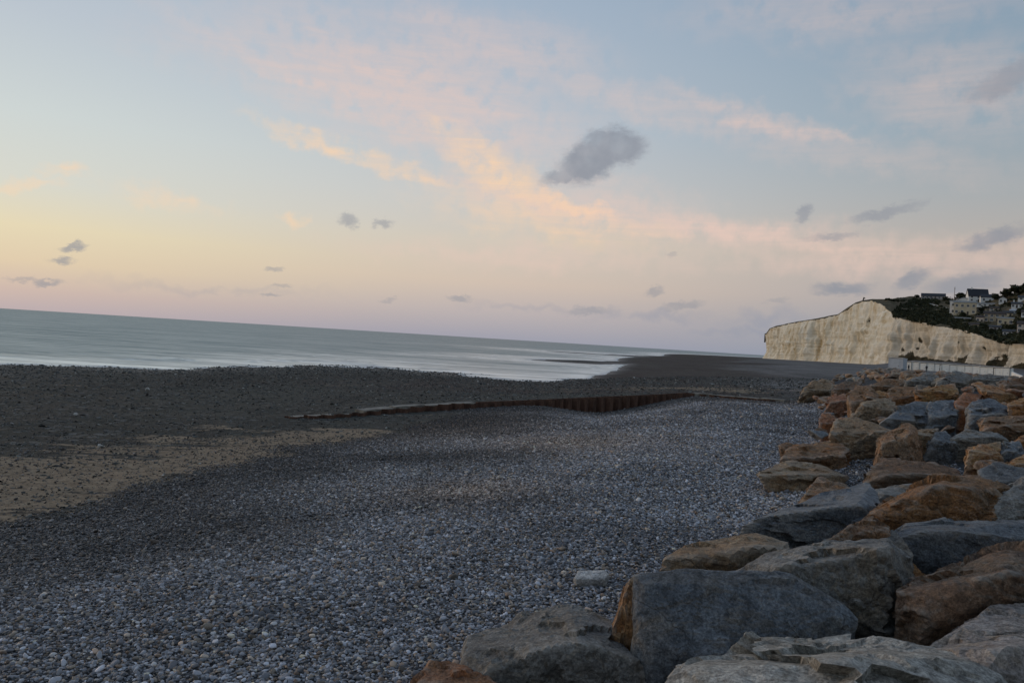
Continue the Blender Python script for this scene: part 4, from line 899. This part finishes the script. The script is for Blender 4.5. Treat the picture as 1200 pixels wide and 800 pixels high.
# ------------------------------------------------------------------ pebbles: one uncountable mass, scattered stone by stone
def scatter(name, P, scl, col, mat, seed, subdiv=1, label=None):
    n = len(P); me = bpy.data.meshes.new(name); me.vertices.add(n); me.vertices.foreach_set('co', np.asarray(P, np.float32).ravel())
    rs_ = np.random.default_rng(seed)
    rot = np.c_[rs_.normal(0, .35, (n, 2)), rs_.uniform(0, 6.283, n)]
    for nm, arr in (('rot', rot), ('scl', scl), ('tone', col)):
        a = me.attributes.new(nm, 'FLOAT_VECTOR', 'POINT'); a.data.foreach_set('vector', np.asarray(arr, np.float32).ravel())
    o = link(name, me, mat); tag(o, kind='stuff', label=label)
    ng = bpy.data.node_groups.new(name+' scatter', 'GeometryNodeTree'); ng.is_modifier = True
    ng.interface.new_socket('Geometry', in_out='INPUT', socket_type='NodeSocketGeometry'); ng.interface.new_socket('Geometry', in_out='OUTPUT', socket_type='NodeSocketGeometry')
    N = ng.nodes; L = ng.links; gi = N.new('NodeGroupInput'); go = N.new('NodeGroupOutput')
    jn = N.new('GeometryNodeJoinGeometry')
    for k in range(4):
        ic = N.new('GeometryNodeMeshIcoSphere'); ic.inputs['Radius'].default_value = .5; ic.inputs['Subdivisions'].default_value = subdiv+1
        ns = N.new('ShaderNodeTexNoise'); ns.noise_dimensions = '4D'; ns.inputs['W'].default_value = k*7.3+seed; ns.inputs['Scale'].default_value = 1.6; ns.inputs['Detail'].default_value = 1
        sb = N.new('ShaderNodeVectorMath'); sb.operation = 'SUBTRACT'; sb.inputs[1].default_value = (.5, .5, .5); L.new(ns.outputs['Color'], sb.inputs[0])
        sc_ = N.new('ShaderNodeVectorMath'); sc_.operation = 'SCALE'; sc_.inputs['Scale'].default_value = .9; L.new(sb.outputs[0], sc_.inputs[0])
        sp_ = N.new('GeometryNodeSetPosition'); L.new(ic.outputs['Mesh'], sp_.inputs['Geometry']); L.new(sc_.outputs[0], sp_.inputs['Offset'])
        smn = N.new('GeometryNodeSetShadeSmooth'); L.new(sp_.outputs[0], smn.inputs[0])
        mt = N.new('GeometryNodeSetMaterial'); mt.inputs['Material'].default_value = mat; L.new(smn.outputs[0], mt.inputs['Geometry'])
        gi_ = N.new('GeometryNodeGeometryToInstance'); L.new(mt.outputs[0], gi_.inputs[0]); L.new(gi_.outputs[0], jn.inputs[0])
    iop = N.new('GeometryNodeInstanceOnPoints'); iop.inputs['Pick Instance'].default_value = True
    L.new(gi.outputs[0], iop.inputs['Points']); L.new(jn.outputs[0], iop.inputs['Instance'])
    rv = N.new('FunctionNodeRandomValue'); rv.data_type = 'INT'; rv.inputs[4].default_value = 0; rv.inputs[5].default_value = 3; L.new(rv.outputs[2], iop.inputs['Instance Index'])
    for nm, sock in (('rot', 'Rotation'), ('scl', 'Scale')):
        na_ = N.new('GeometryNodeInputNamedAttribute'); na_.data_type = 'FLOAT_VECTOR'; na_.inputs[0].default_value = nm
        if nm == 'rot':
            er = N.new('FunctionNodeEulerToRotation'); L.new(na_.outputs[0], er.inputs[0]); L.new(er.outputs[0], iop.inputs[sock])
        else: L.new(na_.outputs[0], iop.inputs[sock])
    L.new(iop.outputs[0], go.inputs[0])
    md = o.modifiers.new('scatter', 'NODES'); md.node_group = ng; return o
pm_, t = new_mat('pebble'); tn = A(t, 'tone', 'INSTANCER').outputs['Vector']; oc = t.node('ShaderNodeTexCoord').outputs['Object']
finish(t, t.mix(t.math('MULTIPLY', t.smooth(t.noise(oc, 5, 3, .6), .4, .7), .35), tn, t.vmath('SCALE', tn, None, scale=.55)), .68, None, spec=.35)
def pebble_points(n, rmin, rmax, power=1.0):
    u_ = rng.random(n); r_ = np.sqrt(rmin**2+(rmax**2-rmin**2)*u_**power); a = R(-40)+R(79)*rng.random(n); return r_*np.sin(a), r_*np.cos(a)
def zone_peb(X, Y):
    b_, _ = poly_side(BANK, X, Y); g_, _ = poly_side(GRX, X, Y); s_, _ = poly_side(TOE, X, Y)
    return b_, g_, s_
X, Y = [], []
for n_, a, b_ in ((210000, 6, 20), (420000, 20, 40), (400000, 40, 78)):
    x_, y_ = pebble_points(n_, a, b_); X.append(x_); Y.append(y_)
X = np.concatenate(X); Y = np.concatenate(Y); b_, g_, s_ = zone_peb(X, Y)
edge = sstep(-1.8, 1.0, b_+fbm(np.c_[X, Y, X*0]/3.5, 3)*1.2)
keep = (g_ > -.05) & (rng.random(len(X)) < np.maximum(edge, .05)) & (s_ < 5) & (X < Y*.74+1.5) & ((s_ < 1.2) | ((rng.random(len(X)) < .4) & (Y > 15)))
X, Y, b_, s_, g_ = X[keep], Y[keep], b_[keep], s_[keep], g_[keep]; n = len(X); print('pebbles', n)
r_ = np.hypot(X, Y); z = ground(X, Y)
sz = np.exp(rng.normal(math.log(.037), .33, n))*np.interp(r_, [0, 20, 40, 78], [.95, 1.08, 1.3, 1.7]); sz *= 1+.12*sstep(.2, .7, fbm(np.c_[b_/2.2, X/30, X*0], 2)); sz = np.clip(sz, .025, .26)
scl = np.c_[sz*rng.uniform(.95, 1.35, n), sz*rng.uniform(.75, 1.05, n), sz*rng.uniform(.45, .75, n)]
tone = np.exp(rng.normal(math.log(.235), .55, n)); tone *= 1+.25*fbm(np.c_[X, Y, X*0]/4, 3)
hue = rng.random(n); colr = np.empty((n, 3)); colr[:] = np.array([1.0, 1.0, 1.06])
colr[hue < .16] = (1.22, 1.0, .78); colr[(hue >= .16) & (hue < .22)] = (1.3, .92, .66); colr[(hue > .22) & (hue < .6)] = (.98, 1.0, 1.06)
wh = hue > .982; tone[wh] = rng.uniform(.45, .7, wh.sum()); colr[wh] = (1.03, 1.0, .97)
lowb = sstep(11, 0, b_+fbm(np.c_[X, Y, X*0]/6, 3)*2.5); tone *= 1-.66*lowb; colr = colr*(1-lowb[:, None]*.55)+np.array([1.15, 1.0, .86])*(lowb[:, None]*.55)
for px_, py_, rd in ((545,575,2.2), (660,520,4.0), (520,500,6)):
    c_ = hit(px_, py_)[1]; k = np.exp(-((X-c_[0])**2+(Y-c_[1])**2)/rd**2)[:, None]*.7; colr = colr*(1-k)+np.array([1.35, 1.0, .75])*k
tone = np.clip(tone, .03, .7)
P = np.c_[X, Y, z+sz*rng.uniform(-.35, .5, n)]
scatter('pebbles', P, scl, np.clip(colr*tone[:, None], .01, .75), pm_, 3, 1, 'grey flint pebbles of the shingle bank')
# coarser dark stones and weed lumps on the lower foreshore
x_, y_ = pebble_points(70000, 22, 150, 1.25); b_, g_, s_ = zone_peb(x_, y_); z = ground(x_, y_)
keep = ((g_ < -1.2) | (b_ < -1.0)) & (s_ < 0) & (z > -1.66) & (rng.random(len(x_)) < np.where(np.abs(poly_side(SANDL, x_, y_)[0]+.6) < 3.2, .7, .85)); x_, y_, z = x_[keep], y_[keep], z[keep]; n = len(x_); print('stones', n)
sz = np.exp(rng.normal(math.log(.085), .4, n))*np.interp(np.hypot(x_, y_), [20, 150], [.8, 2.0]); scl = np.c_[sz*1.3, sz, sz*.38]
tn_ = np.clip(np.exp(rng.normal(math.log(.06), .5, n)), .02, .25); wh = rng.random(n) > .985; tn_[wh] = rng.uniform(.2, .4, wh.sum())
scatter('foreshore_stones', np.c_[x_, y_, z+sz*.05], scl, tn_[:, None]*np.array([1.0, 1.0, .88]), pm_, 9, 1, 'dark wet stones of the low foreshore')
